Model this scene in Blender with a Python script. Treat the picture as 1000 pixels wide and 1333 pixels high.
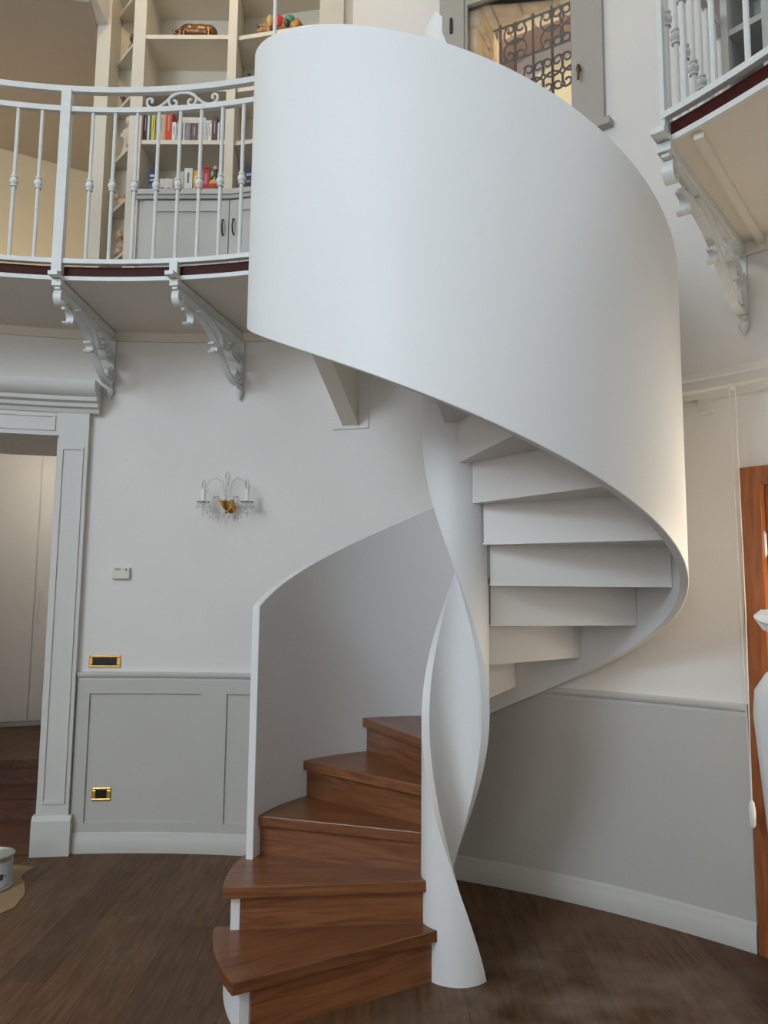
import bpy, bmesh, math, random
from mathutils import Vector, Matrix
random.seed(7)
R = math.radians
PI = math.pi
sc = bpy.context.scene
col = sc.collection
for o in list(bpy.data.objects):
    bpy.data.objects.remove(o)

# ------------------------------------------------------------------ camera
F, PIT, ROLL, EYE = 994.76, R(6.4832), R(.5239), 1.5527
fw = Vector((0, math.cos(PIT), math.sin(PIT)))
up0 = Vector((0, -math.sin(PIT), math.cos(PIT)))
rt0 = Vector((1, 0, 0))
rt = math.cos(ROLL) * rt0 + math.sin(ROLL) * up0
up = -math.sin(ROLL) * rt0 + math.cos(ROLL) * up0
cd = bpy.data.cameras.new('camera')
cam = bpy.data.objects.new('camera', cd)
col.objects.link(cam)
cd.sensor_fit = 'HORIZONTAL'
cd.sensor_width = 36
cd.lens = F / 1000 * 36
cd.clip_start = .05
m = Matrix((rt, up, -fw)).transposed().to_4x4()
m.translation = (0, 0, EYE)
cam.matrix_world = m
sc.camera = cam

# ------------------------------------------------------------------ world, sun, window light, exposure
wd = bpy.data.worlds.new('world')
sc.world = wd
wd.use_nodes = True
bg = wd.node_tree.nodes['Background']
bg.inputs[0].default_value = (.72, .84, 1, 1)
bg.inputs[1].default_value = 2.6
sc.view_settings.view_transform = 'Standard'
sc.view_settings.look = 'None'
sc.view_settings.gamma = 1
sc.view_settings.use_curve_mapping = False
sc.view_settings.exposure = 0.0

def sun(direction, power, colr, angle):
    l = bpy.data.lights.new('sun', 'SUN')
    l.energy = power; l.color = colr; l.angle = R(angle)
    o = bpy.data.objects.new('sun', l); col.objects.link(o)
    o.rotation_euler = Vector(direction).to_track_quat('-Z', 'Y').to_euler()
    return o
def area(name, loc, target, sx, sy, power, colr):
    l = bpy.data.lights.new(name, 'AREA')
    l.shape = 'RECTANGLE'; l.size = sx; l.size_y = sy; l.energy = power; l.color = colr
    o = bpy.data.objects.new(name, l); col.objects.link(o)
    o.location = loc
    o.rotation_euler = (Vector(target) - Vector(loc)).to_track_quat('-Z', 'Y').to_euler()
    return o
sun((.55, .45, -.75), 9.0, (1, .86, .66), 1)
# daylight of the tall windows in the walls behind the camera
area('window_light_west', (-4.55, -1.75, 4.75), (0, 3.2, 2.4), 2.4, 1.9, 228, (.71, .86, 1))
area('window_light_south', (-2.5, -3.3, 2.3), (-1.0, 4.4, 2.0), 2.6, 2.4, 66, (.93, .96, 1))
area('door_light_east', (2.13, 3.21, 1.22), (.9, 3.5, 1.5), .62, 1.35, 42, (1, .85, .64))
area('window_light_east', (3.0, .9, 4.75), (.3, 3.6, 4.2), 0.9, 1.2, 20, (.82, .91, 1))

# ------------------------------------------------------------------ room constants
WX, WY, WR = -1.378, .566, 4.325          # round room: lower wall
GX, GY, GR = -1.535, .807, 3.214          # gallery opening
SX, SY = .3315, 3.4165                    # stair axis
K = .98
RHO, Z0, A0, DA = .18 * K, EYE * (1 - K), 234.4, 23.86
RO, RP = .9767 * K, .9407 * K
SLOPE = RHO / DA
ZT0, ZB0 = 1.0199 * K + Z0, -.2936 * K + Z0
FLOOR2 = 3.3485

def wp(a, z=0, off=0):                    # point on the wall, off = distance in from it
    r = WR - off
    return Vector((WX + r * math.cos(R(a)), WY + r * math.sin(R(a)), z))
def gp(a, z=0, off=0):
    r = GR - off
    return Vector((GX + r * math.cos(R(a)), GY + r * math.sin(R(a)), z))

# ------------------------------------------------------------------ materials
def nodes_of(name):
    mt = bpy.data.materials.new(name)
    mt.use_nodes = True
    nt = mt.node_tree
    return mt, nt, nt.nodes['Principled BSDF']
def plain(name, c, rough=.6, var=.04, scale=6, metal=0, bump=0, spec=.5, **kw):
    mt, nt, b = nodes_of(name)
    tc = nt.nodes.new('ShaderNodeTexCoord')
    n = nt.nodes.new('ShaderNodeTexNoise'); n.inputs['Scale'].default_value = scale; n.inputs['Detail'].default_value = 4
    nt.links.new(tc.outputs['Object'], n.inputs['Vector'])
    r = nt.nodes.new('ShaderNodeValToRGB')
    r.color_ramp.elements[0].position = .3; r.color_ramp.elements[1].position = .7
    r.color_ramp.elements[0].color = (*[max(0, x * (1 - var)) for x in c], 1)
    r.color_ramp.elements[1].color = (*[min(1, x * (1 + var)) for x in c], 1)
    nt.links.new(n.outputs['Fac'], r.inputs['Fac'])
    nt.links.new(r.outputs['Color'], b.inputs['Base Color'])
    b.inputs['Roughness'].default_value = rough
    b.inputs['Metallic'].default_value = metal
    b.inputs['Specular IOR Level'].default_value = spec
    if bump:
        bp = nt.nodes.new('ShaderNodeBump'); bp.inputs['Strength'].default_value = bump; bp.inputs['Distance'].default_value = .01
        nt.links.new(n.outputs['Fac'], bp.inputs['Height']); nt.links.new(bp.outputs['Normal'], b.inputs['Normal'])
    for k, v in kw.items(): b.inputs[k].default_value = v
    return mt
def wood(name, c0, c1, rough=.35, stretch=(1.2, 14, 14), bump=.05, dust_light=None, spec=.5):
    mt, nt, b = nodes_of(name)
    tc = nt.nodes.new('ShaderNodeTexCoord')
    oi = nt.nodes.new('ShaderNodeObjectInfo')
    ad = nt.nodes.new('ShaderNodeVectorMath'); ad.operation = 'MULTIPLY_ADD'
    ad.inputs[1].default_value = (37, 19, 11)
    nt.links.new(oi.outputs['Random'], ad.inputs[0]); nt.links.new(tc.outputs['Object'], ad.inputs[2])
    mp = nt.nodes.new('ShaderNodeMapping'); mp.inputs['Scale'].default_value = stretch
    nt.links.new(ad.outputs[0], mp.inputs['Vector'])
    n = nt.nodes.new('ShaderNodeTexNoise'); n.inputs['Scale'].default_value = 2.2; n.inputs['Detail'].default_value = 7; n.inputs['Distortion'].default_value = 1.4
    nt.links.new(mp.outputs['Vector'], n.inputs['Vector'])
    r = nt.nodes.new('ShaderNodeValToRGB')
    r.color_ramp.elements[0].position = .33; r.color_ramp.elements[1].position = .68
    r.color_ramp.elements[0].color = (*c0, 1); r.color_ramp.elements[1].color = (*c1, 1)
    nt.links.new(n.outputs['Fac'], r.inputs['Fac'])
    hv = nt.nodes.new('ShaderNodeHueSaturation')
    vm = nt.nodes.new('ShaderNodeMapRange'); vm.inputs['To Min'].default_value = .82; vm.inputs['To Max'].default_value = 1.2
    nt.links.new(oi.outputs['Random'], vm.inputs['Value']); nt.links.new(vm.outputs[0], hv.inputs['Value'])
    nt.links.new(r.outputs['Color'], hv.inputs['Color'])
    outc = hv.outputs['Color']
    if dust_light:
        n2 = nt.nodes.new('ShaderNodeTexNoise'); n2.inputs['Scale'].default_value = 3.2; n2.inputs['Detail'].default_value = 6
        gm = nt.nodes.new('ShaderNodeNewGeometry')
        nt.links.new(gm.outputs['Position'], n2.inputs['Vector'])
        ds_ = nt.nodes.new('ShaderNodeVectorMath'); ds_.operation = 'DISTANCE'; ds_.inputs[1].default_value = (.85, 2.95, 0)  # paler patch: dust by the column plus window light painted on the right
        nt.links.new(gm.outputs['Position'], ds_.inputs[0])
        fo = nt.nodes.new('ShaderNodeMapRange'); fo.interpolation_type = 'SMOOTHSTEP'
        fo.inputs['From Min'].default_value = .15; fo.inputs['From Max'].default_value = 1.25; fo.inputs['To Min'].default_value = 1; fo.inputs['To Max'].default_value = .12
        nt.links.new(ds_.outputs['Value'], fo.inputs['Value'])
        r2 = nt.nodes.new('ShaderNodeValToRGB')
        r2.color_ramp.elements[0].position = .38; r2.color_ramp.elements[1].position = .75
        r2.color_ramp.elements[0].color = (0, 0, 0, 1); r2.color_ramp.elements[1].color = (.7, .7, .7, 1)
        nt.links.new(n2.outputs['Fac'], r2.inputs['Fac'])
        mx = nt.nodes.new('ShaderNodeMixRGB'); mx.inputs[2].default_value = (*dust_light, 1)
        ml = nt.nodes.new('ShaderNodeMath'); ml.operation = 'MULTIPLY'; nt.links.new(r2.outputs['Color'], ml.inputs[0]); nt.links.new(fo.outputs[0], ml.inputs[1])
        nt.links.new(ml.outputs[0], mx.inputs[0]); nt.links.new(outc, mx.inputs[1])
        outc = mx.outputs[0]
    nt.links.new(outc, b.inputs['Base Color'])
    b.inputs['Roughness'].default_value = rough
    b.inputs['Specular IOR Level'].default_value = spec
    bp = nt.nodes.new('ShaderNodeBump'); bp.inputs['Strength'].default_value = bump; bp.inputs['Distance'].default_value = .004
    nt.links.new(n.outputs['Fac'], bp.inputs['Height']); nt.links.new(bp.outputs['Normal'], b.inputs['Normal'])
    return mt
def glassy(name, c=(1, 1, 1), rough=.02, ior=1.45):
    mt, nt, b = nodes_of(name)
    nt.nodes.remove(b)
    out = nt.nodes['Material Output']
    g = nt.nodes.new('ShaderNodeBsdfGlossy'); g.inputs['Roughness'].default_value = rough
    t = nt.nodes.new('ShaderNodeBsdfTransparent'); t.inputs[0].default_value = (*c, 1)
    mx = nt.nodes.new('ShaderNodeMixShader')
    lw = nt.nodes.new('ShaderNodeFresnel'); lw.inputs[0].default_value = ior
    nt.links.new(lw.outputs[0], mx.inputs[0]); nt.links.new(t.outputs[0], mx.inputs[1]); nt.links.new(g.outputs[0], mx.inputs[2])
    nt.links.new(mx.outputs[0], out.inputs[0])
    return mt

M = {}
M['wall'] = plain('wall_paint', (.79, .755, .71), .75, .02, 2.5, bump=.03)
M['wainscot'] = plain('wainscot_paint', (.545, .525, .48), .55, .02, 3)
M['base'] = plain('baseboard_paint', (.57, .55, .505), .5, .02, 3)
M['trim'] = plain('trim_paint', (.64, .625, .585), .5, .02, 3)
M['stair'] = plain('stair_white', (.80, .80, .79), .5, .012, 2)
M['stair_in'] = plain('stair_soffit_white', (.80, .775, .735), .55, .012, 2)
M['iron_white'] = plain('white_painted_iron', (.70, .705, .68), .4, .04, 20)
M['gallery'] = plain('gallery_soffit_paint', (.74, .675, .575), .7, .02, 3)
M['redwood'] = wood('dark_red_floor_edge', (.030, .005, .003), (.058, .010, .006), .5, spec=.15)
M['tread'] = wood('stair_oak', (.14, .050, .019), (.25, .098, .040), .3)
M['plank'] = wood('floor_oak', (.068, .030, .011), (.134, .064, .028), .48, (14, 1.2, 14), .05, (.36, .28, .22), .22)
M['floorbase'] = plain('floor_base', (.07, .04, .025), .5, .2, 10)
M['hall'] = wood('hall_oak', (.07, .022, .010), (.13, .046, .02), .35)
M['shelf'] = plain('bookcase_paint', (.68, .625, .52), .55, .02, 3)
M['cab'] = plain('cabinet_paint', (.56, .56, .535), .5, .02, 3)
M['ceil'] = plain('ceiling_paint', (.72, .69, .64), .8, .02, 2)
M['closet'] = plain('closet_white', (.72, .71, .69), .45, .02, 3)
M['gold'] = plain('polished_brass', (.83, .52, .16), .22, .08, 30, metal=1)
M['black'] = plain('black_plastic', (.012, .012, .015), .2, .1, 10)
M['cream'] = plain('cream_plastic', (.70, .66, .57), .45, .03, 10)
M['candle'] = plain('candle_sleeve', (.88, .86, .80), .5, .02, 10)
M['crystal'] = glassy('clear_crystal', (.94, .945, .94), .08, 1.22)
M['glass'] = glassy('window_glass', (.97, .98, .98), .01)
M['door'] = wood('cherry_door', (.20, .055, .014), (.33, .105, .03), .35, (14, 14, 1.2))
M['door_in'] = wood('light_cherry_panel', (.34, .13, .04), (.46, .19, .065), .35, (14, 14, 1.2))
M['steel'] = plain('brushed_steel', (.6, .6, .58), .3, .05, 30, metal=1)
M['cord'] = plain('white_cord', (.78, .74, .68), .6, .03, 20)
M['sheet'] = plain('white_dust_sheet', (.85, .84, .82), .8, .03, 8)
M['card'] = plain('brown_cardboard', (.30, .20, .105), .85, .08, 12)
M['can'] = plain('white_can_label', (.55, .57, .60), .4, .06, 25)
M['canrim'] = plain('can_tin', (.50, .53, .47), .35, .05, 20, metal=.7)
M['ink'] = plain('dark_print', (.05, .06, .10), .5, .1, 20)
M['taupe'] = plain('window_taupe_paint', (.40, .375, .335), .5, .02, 3)
M['stone'] = plain('rough_stone', (.80, .60, .38), .9, .3, 9, bump=.3)
M['wrought'] = plain('wrought_iron', (.045, .032, .045), .45, .2, 30, metal=.4)
M['ochre'] = plain('ochre_plaster', (.80, .62, .33), .9, .1, 3)
M['grey_plaster'] = plain('grey_plaster', (.45, .38, .32), .9, .15, 4)
M['beam'] = wood('eaves_timber', (.16, .065, .03), (.27, .12, .06), .6)
M['bronze'] = plain('bronze', (.20, .105, .055), .35, .3, 12, metal=.75)
M['figure'] = plain('figurine_clay', (.45, .33, .21), .7, .45, 40)
M['figure_dark'] = plain('figurine_dark', (.16, .09, .06), .6, .4, 40)
M['figure_pale'] = plain('figurine_pale', (.62, .54, .42), .7, .2, 30)
M['lampwall'] = plain('sand_plaster', (.78, .66, .46), .85, .03, 3)
M['slope'] = plain('attic_ceiling_paint', (.50, .455, .41), .85, .02, 3)
def colour(c, rough=.5):
    key = 'c_%.2f_%.2f_%.2f' % c
    if key not in M: M[key] = plain('print_%d' % len(M), c, rough, .08, 30)
    return M[key]

# ------------------------------------------------------------------ mesh helpers
class MB:
    def __init__(s): s.v = []; s.f = []
    def add(s, vs, fs):
        o = len(s.v); s.v += [tuple(x) for x in vs]; s.f += [tuple(i + o for i in f) for f in fs]; return s
    def box(s, x0, x1, y0, y1, z0, z1, mat=None):
        vs = [Vector((x, y, z)) for z in (z0, z1) for y in (y0, y1) for x in (x0, x1)]
        if mat: vs = [mat @ v for v in vs]
        return s.add(vs, [(0, 2, 3, 1), (4, 5, 7, 6), (0, 1, 5, 4), (2, 6, 7, 3), (0, 4, 6, 2), (1, 3, 7, 5)])
    def prism(s, poly, z0, z1, mat=None):
        n = len(poly)
        ar = sum(poly[i][0] * poly[(i + 1) % n][1] - poly[(i + 1) % n][0] * poly[i][1] for i in range(n))
        if ar < 0: poly = poly[::-1]
        vs = [Vector((p[0], p[1], z0)) for p in poly] + [Vector((p[0], p[1], z1)) for p in poly]
        if mat: vs = [mat @ v for v in vs]
        return s.add(vs, [tuple(range(n - 1, -1, -1)), tuple(range(n, 2 * n))] + [(i, (i + 1) % n, n + (i + 1) % n, n + i) for i in range(n)])
    def arc(s, cx, cy, r0, r1, a0, a1, z0, z1, n=None, inset=0):
        if a1 < a0: a0, a1 = a1, a0
        n = n or max(1, int((a1 - a0) / 1.6) + 1)
        vs = []
        for i in range(n + 1):
            a = R(a0 + (a1 - a0) * i / n); c, d = math.cos(a), math.sin(a)
            for r, z in ((r0, z0), (r1, z0), (r1, z1), (r0, z1)): vs.append((cx + r * c, cy + r * d, z))
        fs = [(3, 2, 1, 0), tuple(4 * n + k for k in range(4))]
        for i in range(n):
            b = 4 * i
            for k in range(4):
                fs.append((b + k, b + (k + 1) % 4, b + 4 + (k + 1) % 4, b + 4 + k))
        return s.add(vs, fs)
    def warc(s, a0, a1, z0, z1, off0=0, off1=.02, n=None):      # on the wall, standing off it
        return s.arc(WX, WY, WR - off1, WR - off0, a0, a1, z0, z1, n)
    def profile_arc(s, cx, cy, a0, a1, prof, n=None):           # prof: list of (r, z) closed section
        n = n or max(1, int(abs(a1 - a0) / 1.6) + 1); k = len(prof)
        vs = []
        for i in range(n + 1):
            a = R(a0 + (a1 - a0) * i / n)
            for r, z in prof: vs.append((cx + r * math.cos(a), cy + r * math.sin(a), z))
        fs = [tuple(range(k)), tuple(n * k + j for j in range(k - 1, -1, -1))]
        for i in range(n):
            for j in range(k): fs.append((i * k + j, (i + 1) * k + j, (i + 1) * k + (j + 1) % k, i * k + (j + 1) % k))
        return s.add(vs, fs)
    def lathe(s, prof, n=16, loc=(0, 0, 0), mat=None):          # prof: (r, z)
        vs = []; fs = []; k = len(prof)
        for r, z in prof:
            for i in range(n):
                a = 2 * PI * i / n
                v = Vector((r * math.cos(a), r * math.sin(a), z))
                if mat: v = mat @ v
                vs.append(v + Vector(loc))
        for j in range(k - 1):
            for i in range(n):
                fs.append((j * n + i, j * n + (i + 1) % n, (j + 1) * n + (i + 1) % n, (j + 1) * n + i))
        fs += [tuple(range(n - 1, -1, -1)), tuple((k - 1) * n + i for i in range(n))]
        return s.add(vs, fs)
    def tube(s, path, r, n=8, taper=None):
        path = [Vector(p) for p in path]; vs = []; fs = []
        ref = None
        for i, p in enumerate(path):
            t = (path[min(i + 1, len(path) - 1)] - path[max(i - 1, 0)]).normalized()
            if ref is None:
                ref = Vector((0, 0, 1)) if abs(t.z) < .9 else Vector((1, 0, 0))
            u = (ref - t * ref.dot(t)).normalized(); w = t.cross(u); ref = u
            rr = r if taper is None else r * taper(i / (len(path) - 1))
            for j in range(n):
                a = 2 * PI * j / n; vs.append(p + u * rr * math.cos(a) + w * rr * math.sin(a))
        for i in range(len(path) - 1):
            for j in range(n): fs.append((i * n + j, i * n + (j + 1) % n, (i + 1) * n + (j + 1) % n, (i + 1) * n + j))
        fs += [tuple(range(n - 1, -1, -1)), tuple((len(path) - 1) * n + j for j in range(n))]
        return s.add(vs, fs)
    def flatbar(s, path, side, w, t):                           # flat iron bent along path, wide along side
        path = [Vector(p) for p in path]; side = Vector(side).normalized(); vs = []; fs = []
        for i, p in enumerate(path):
            d = (path[min(i + 1, len(path) - 1)] - path[max(i - 1, 0)]).normalized()
            nn = d.cross(side).normalized()
            for a, b in ((-1, -1), (1, -1), (1, 1), (-1, 1)): vs.append(p + side * a * w / 2 + nn * b * t / 2)
        for i in range(len(path) - 1):
            for j in range(4): fs.append((i * 4 + j, i * 4 + (j + 1) % 4, (i + 1) * 4 + (j + 1) % 4, (i + 1) * 4 + j))
        fs += [(3, 2, 1, 0), tuple((len(path) - 1) * 4 + j for j in range(4))]
        return s.add(vs, fs)
    def ball(s, c, rx, ry=None, rz=None, n=12, k=8, mat=None):
        ry = ry or rx; rz = rz or rx; vs = []; fs = []
        c = Vector(c)
        for j in range(1, k):
            for i in range(n):
                a = 2 * PI * i / n; b = PI * j / k
                v = Vector((rx * math.sin(b) * math.cos(a), ry * math.sin(b) * math.sin(a), rz * math.cos(b)))
                if mat: v = mat @ v
                vs.append(c + v)
        t = Vector((0, 0, rz)); d = Vector((0, 0, -rz))
        if mat: t = mat @ t; d = mat @ d
        vs += [c + t, c + d]; T = len(vs) - 2
        for j in range(k - 2):
            for i in range(n): fs.append((j * n + i, (j + 1) * n + i, (j + 1) * n + (i + 1) % n, j * n + (i + 1) % n))
        for i in range(n):
            fs.append((T, i, (i + 1) % n)); fs.append((T + 1, (k - 2) * n + (i + 1) % n, (k - 2) * n + i))
        return s.add(vs, fs)
    def mesh(s, name, mat, smooth=None):
        me = bpy.data.meshes.new(name); me.from_pydata(s.v, [], s.f); me.validate()
        bm = bmesh.new(); bm.from_mesh(me); bmesh.ops.recalc_face_normals(bm, faces=bm.faces); bm.to_mesh(me); bm.free()
        me.materials.append(M[mat] if isinstance(mat, str) else mat)
        if smooth:
            for p in me.polygons: p.use_smooth = True
            me.set_sharp_from_angle(angle=R(smooth))
        me.update(); return me
    def build(s, name, mat, parent=None, smooth=None):
        return link(name, s.mesh(name, mat, smooth), parent)

WORLD = {}
def link(name, me, parent=None, loc=None, rotz=0):
    """link mesh; coordinates are world coordinates unless loc (the object's world origin) is given"""
    o = bpy.data.objects.new(name, me); col.objects.link(o)
    loc = Vector(loc) if loc is not None else Vector((0, 0, 0))
    WORLD[o.name] = loc
    o.rotation_euler.z = rotz
    if parent:
        o.parent = parent; o.location = loc - WORLD[parent.name]
    else: o.location = loc
    return o
def tag(o, label, cat, group=None):
    o['label'] = label; o['category'] = cat
    if group: o['group'] = group
    return o
def thing(name, label, cat, loc=(0, 0, 0), group=None):
    o = bpy.data.objects.new(name, None); col.objects.link(o); o.location = loc
    o.empty_display_size = .05
    WORLD[o.name] = Vector(loc)
    return tag(o, label, cat, group)
def struct(o):
    o['kind'] = 'structure'; return o
def bevel(o, w, seg=2):
    b = o.modifiers.new('bevel', 'BEVEL'); b.width = w; b.segments = seg; b.limit_method = 'ANGLE'; b.angle_limit = R(40); return o

# ================================================================== THE SETTING
# ---- floor with planks
mb = MB(); mb.lathe([(WR + .9, -.06), (WR + .9, -.006)], 72, (WX, WY, 0))
floor = struct(mb.build('floor', 'floorbase'))
PW = .188
cache = {}
nplank = 0
x = -3.42; ci = 0
while x < 2.55:
    y = -.2 - random.random() * 1.2
    while y < 4.95:
        L = random.choice((1.0, 1.25, 1.5))
        if (x + PW / 2 - WX) ** 2 + (y + L / 2 - WY) ** 2 < (WR + .75) ** 2 and y + L > 1.2:
            if L not in cache:
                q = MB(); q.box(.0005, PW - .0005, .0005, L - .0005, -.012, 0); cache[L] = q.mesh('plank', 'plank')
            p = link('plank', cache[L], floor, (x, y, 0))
            nplank += 1
        y += L
    x += PW; ci += 1

# ---- lower walls of the round room, 0.75 m thick
TH = .75
def wallpiece(mb, a0, a1, z0, z1, th=TH):
    mb.arc(WX, WY, WR, WR + th, a0, a1, z0, z1)
DL0, DL1, DLZ = 99.4, 113.0, 2.57          # left doorway
DR0, DR1, DRZ = 30.5, 44.6, 2.185          # right door
mb = MB(); wallpiece(mb, DR1, DL0, 0, 3.3)
wall_back = struct(mb.build('wall_back', 'wall', None, 40))
mb = MB(); wallpiece(mb, DL1, 200, 0, 3.3); wallpiece(mb, DL0, DL1, DLZ, 3.3)
wall_left = struct(mb.build('wall_left', 'wall', None, 40))
mb = MB(); wallpiece(mb, -40, DR0, 0, 3.3); wallpiece(mb, DR0, DR1, DRZ, 3.3)
wall_right = struct(mb.build('wall_right', 'wall', None, 40))
mb = MB(); wallpiece(mb, 200, 320, 0, 6.6, .3)
wall_front = struct(mb.build('wall_front', 'wall', None, 40))

# ---- upper walls (window_1 opening, window_2 opening, bookcase niche, attic opening)
W1A, W1B, W1Z0, W1Z1, W1F = 53.9, 65.6, 4.24, 5.58, 5.42
W2A, W2B, W2Z0, W2Z1 = 30.0, 35.6, 4.35, 5.8
mb = MB()
wallpiece(mb, W1B, 75.9, 3.3, 6.6, .55); wallpiece(mb, W1A, W1B, 3.3, W1Z0, .55); wallpiece(mb, W1A, W1B, W1Z1, 6.6, .55)
wallpiece(mb, W2B, W1A, 3.3, 6.6, .55)
upper_back = struct(mb.build('wall_upper_back', 'wall', None, 40))
mb = MB()
wallpiece(mb, -40, W2A, 3.3, 6.6, .55); wallpiece(mb, W2A, W2B, 3.3, W2Z0, .55); wallpiece(mb, W2A, W2B, W2Z1, 6.6, .55)
upper_right = struct(mb.build('wall_upper_right', 'wall', None, 40))
mb = MB(); wallpiece(mb, 130, 200, 3.3, 6.6, .3)
mb.arc(WX, WY, WR - .11, WR - .09, 98.8, 130, 5.545, 6.6)
mb.box(-2.06, -1.975, 4.70, 4.97, 5.56, 6.6)
mb.arc(WX, WY, WR + .02, WR + .12, 75.9, 99.0, 5.95, 6.6)
upper_left = struct(mb.build('wall_upper_left', 'wall', None, 40))
# attic room behind the left gallery
mb = MB()
mb.prism([(-2.0, 7.35), (-3.48, 6.47), (-6.6, 4.55), (-6.66, 4.65), (-3.53, 6.57), (-2.0, 7.49)], 3.3, 5.55)
attic_wall = struct(mb.build('wall_attic', 'lampwall'))
mb = MB(); mb.arc(WX, WY, WR - .09, WR + 4.4, 98.8, 152, 5.55, 5.63); mb.prism([(-1.97, 5.2), (-1.97, 7.6), (-2.5, 7.6), (-2.12, 5.2)], 5.55, 5.625)
attic_ceiling = struct(mb.build('ceiling_attic', 'slope'))
mb = MB(); mb.box(-2.03, -1.99, 5.17, 7.5, 3.3, 5.55)
mb.box(-6.9, -5.0, 2.55, 2.6, 3.3, 5.55); mb.box(-6.9, -6.8, 2.55, 4.7, 3.3, 5.55)
struct(mb.build('wall_attic_side', 'lampwall'))
mb = MB(); mb.prism([(-1.2, 5.05), (-1.2, 7.6), (-6.9, 7.6), (-6.9, 2.4), (-5.0, 2.4), (-4.2, 3.9), (-3.2, 4.6), (-2.1, 4.9)], 3.18, 3.32)
struct(mb.build('floor_attic', 'hall'))

mb = MB(); mb.lathe([(WR + .9, 6.6), (WR + .9, 6.75)], 60, (WX, WY, 0))
ceiling = struct(mb.build('ceiling', 'ceil'))

# ---- wainscot, chair rail, baseboard
mb = MB()
o1 = .014
mb.warc(DR1 + .15, 74.4, .0, 1.035, 0, o1)                       # plain dado beside the wooden door
struct(mb.build('trim_1', 'wainscot', None, 40))
mb = MB()
for a, b in ((74.4, 76.2), (84.55, 86.7), (95.9, 96.9)): mb.warc(a, b, .0, 1.035, 0, .018)
mb.warc(76.2, 84.55, .955, 1.035, 0, .018); mb.warc(86.7, 95.9, .952, 1.035, 0, .018)
mb.warc(76.2, 84.55, 0, .175, 0, .018); mb.warc(86.7, 95.9, 0, .175, 0, .018)
dado = struct(mb.build('trim_2', 'wainscot', None, 40))
for a, b in ((76.2, 84.55), (86.7, 95.9)):                       # recessed fields
    q = MB(); q.warc(a, b, .175, .955, 0, .004); q.build('panel', 'wainscot', dado, 40)
def rail_prof(z, t=.0):
    r = WR
    return [(r, z - .005), (r - .016, z - .005), (r - .018, z + .012), (r - .028, z + .018), (r - .036, z + .034), (r - .036, z + .046), (r, z + .05)]
mb = MB(); mb.profile_arc(WX, WY, DR1 + .15, 96.9, rail_prof(1.035))
struct(mb.build('trim_3', 'trim', None, 40))
def base_prof():
    r = WR
    return [(r, 0), (r - .03, 0), (r - .03, .085), (r - .024, .093), (r - .024, .112), (r - .014, .128), (r, .13)]
mb = MB(); mb.profile_arc(WX, WY, DR1 + .12, 96.7, base_prof())
struct(mb.build('baseboard_back', 'base', None, 40))
mb = MB(); mb.profile_arc(WX, WY, DL1 + 3, 170, base_prof())
struct(mb.build('baseboard_left', 'base', None, 40))
mb = MB(); mb.profile_arc(WX, WY, 0, DR0 - 1.4, base_prof())
struct(mb.build('baseboard_right', 'base', None, 40))
# moulding where the gallery soffit meets the wall
mb = MB(); r = WR
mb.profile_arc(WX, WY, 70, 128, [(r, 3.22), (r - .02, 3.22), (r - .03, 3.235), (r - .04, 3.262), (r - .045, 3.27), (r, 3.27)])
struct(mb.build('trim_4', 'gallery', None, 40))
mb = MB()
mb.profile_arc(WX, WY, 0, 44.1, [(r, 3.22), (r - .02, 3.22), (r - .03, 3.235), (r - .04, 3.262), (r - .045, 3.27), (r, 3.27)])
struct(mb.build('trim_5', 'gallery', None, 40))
# lower cornice beside the stair, over the wooden door
mb = MB()
mb.profile_arc(WX, WY, 12, 52.5, [(r, 2.545), (r - .05, 2.545), (r - .055, 2.575), (r - .085, 2.583), (r - .085, 2.628), (r - .10, 2.633), (r - .105, 2.662), (r, 2.668)])
corn = struct(mb.build('trim_6', 'trim', None, 40))
mb = MB(); mb.warc(46.1, 46.9, 2.475, 2.545, 0, .045); mb.build('bracket_block', 'trim', corn)

# ---- left doorway: door_1
d1 = MB(); d1.warc(97.0, 99.4, .22, 2.72, 0, .045)
door1 = struct(d1.build('door_1', 'trim', None, 40))
def part(mb, name, mat, parent, smooth=None): return mb.build(name, mat, parent, smooth)
q = MB(); q.warc(96.72, 99.75, 0, .205, 0, .07); q.profile_arc(WX, WY, 96.72, 99.75, [(WR, .205), (WR - .07, .205), (WR - .05, .232), (WR, .232)]); part(q, 'plinth', 'trim', door1, 40)
# panel moulding on the pilaster
q = MB()
for a in (97.32, 98.98): q.warc(a, a + .14, .30, 2.48, .045, .054)
q.warc(97.32, 99.12, 2.48, 2.496, .045, .054); q.warc(97.32, 99.12, .30, .316, .045, .054); part(q, 'pilaster_moulding', 'trim', door1)
q = MB(); q.warc(DL1, DL1 + 2.4, 0, 2.72, 0, .045); part(q, 'pilaster', 'trim', door1, 40)
q = MB(); q.warc(99.4, DL1, DLZ, 2.72, 0, .04); part(q, 'frieze', 'trim', door1, 40)
q = MB()
q.warc(99.75, 112.5, 2.60, 2.61, .04, .048); q.warc(99.75, 112.5, 2.69, 2.70, .04, .048); q.warc(99.75, 99.9, 2.61, 2.69, .04, .048)
part(q, 'frieze_moulding', 'trim', door1, 40)
rr = WR
prof = [(rr, 2.72), (rr - .05, 2.72), (rr - .06, 2.745), (rr - .085, 2.752), (rr - .09, 2.775), (rr - .12, 2.785), (rr - .125, 2.81), (rr - .155, 2.822), (rr - .18, 2.86), (rr - .18, 2.905), (rr, 2.915)]
q = MB(); q.profile_arc(WX, WY, 96.2, DL1 + 3.2, prof); part(q, 'cornice', 'trim', door1, 40)
q = MB(); q.arc(WX, WY, WR, WR + TH, DL0 - .05, DL0 + .25, 0, DLZ); q.arc(WX, WY, WR, WR + TH, DL1 - .25, DL1 + .05, 0, DLZ); part(q, 'jamb', 'trim', door1)

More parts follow.
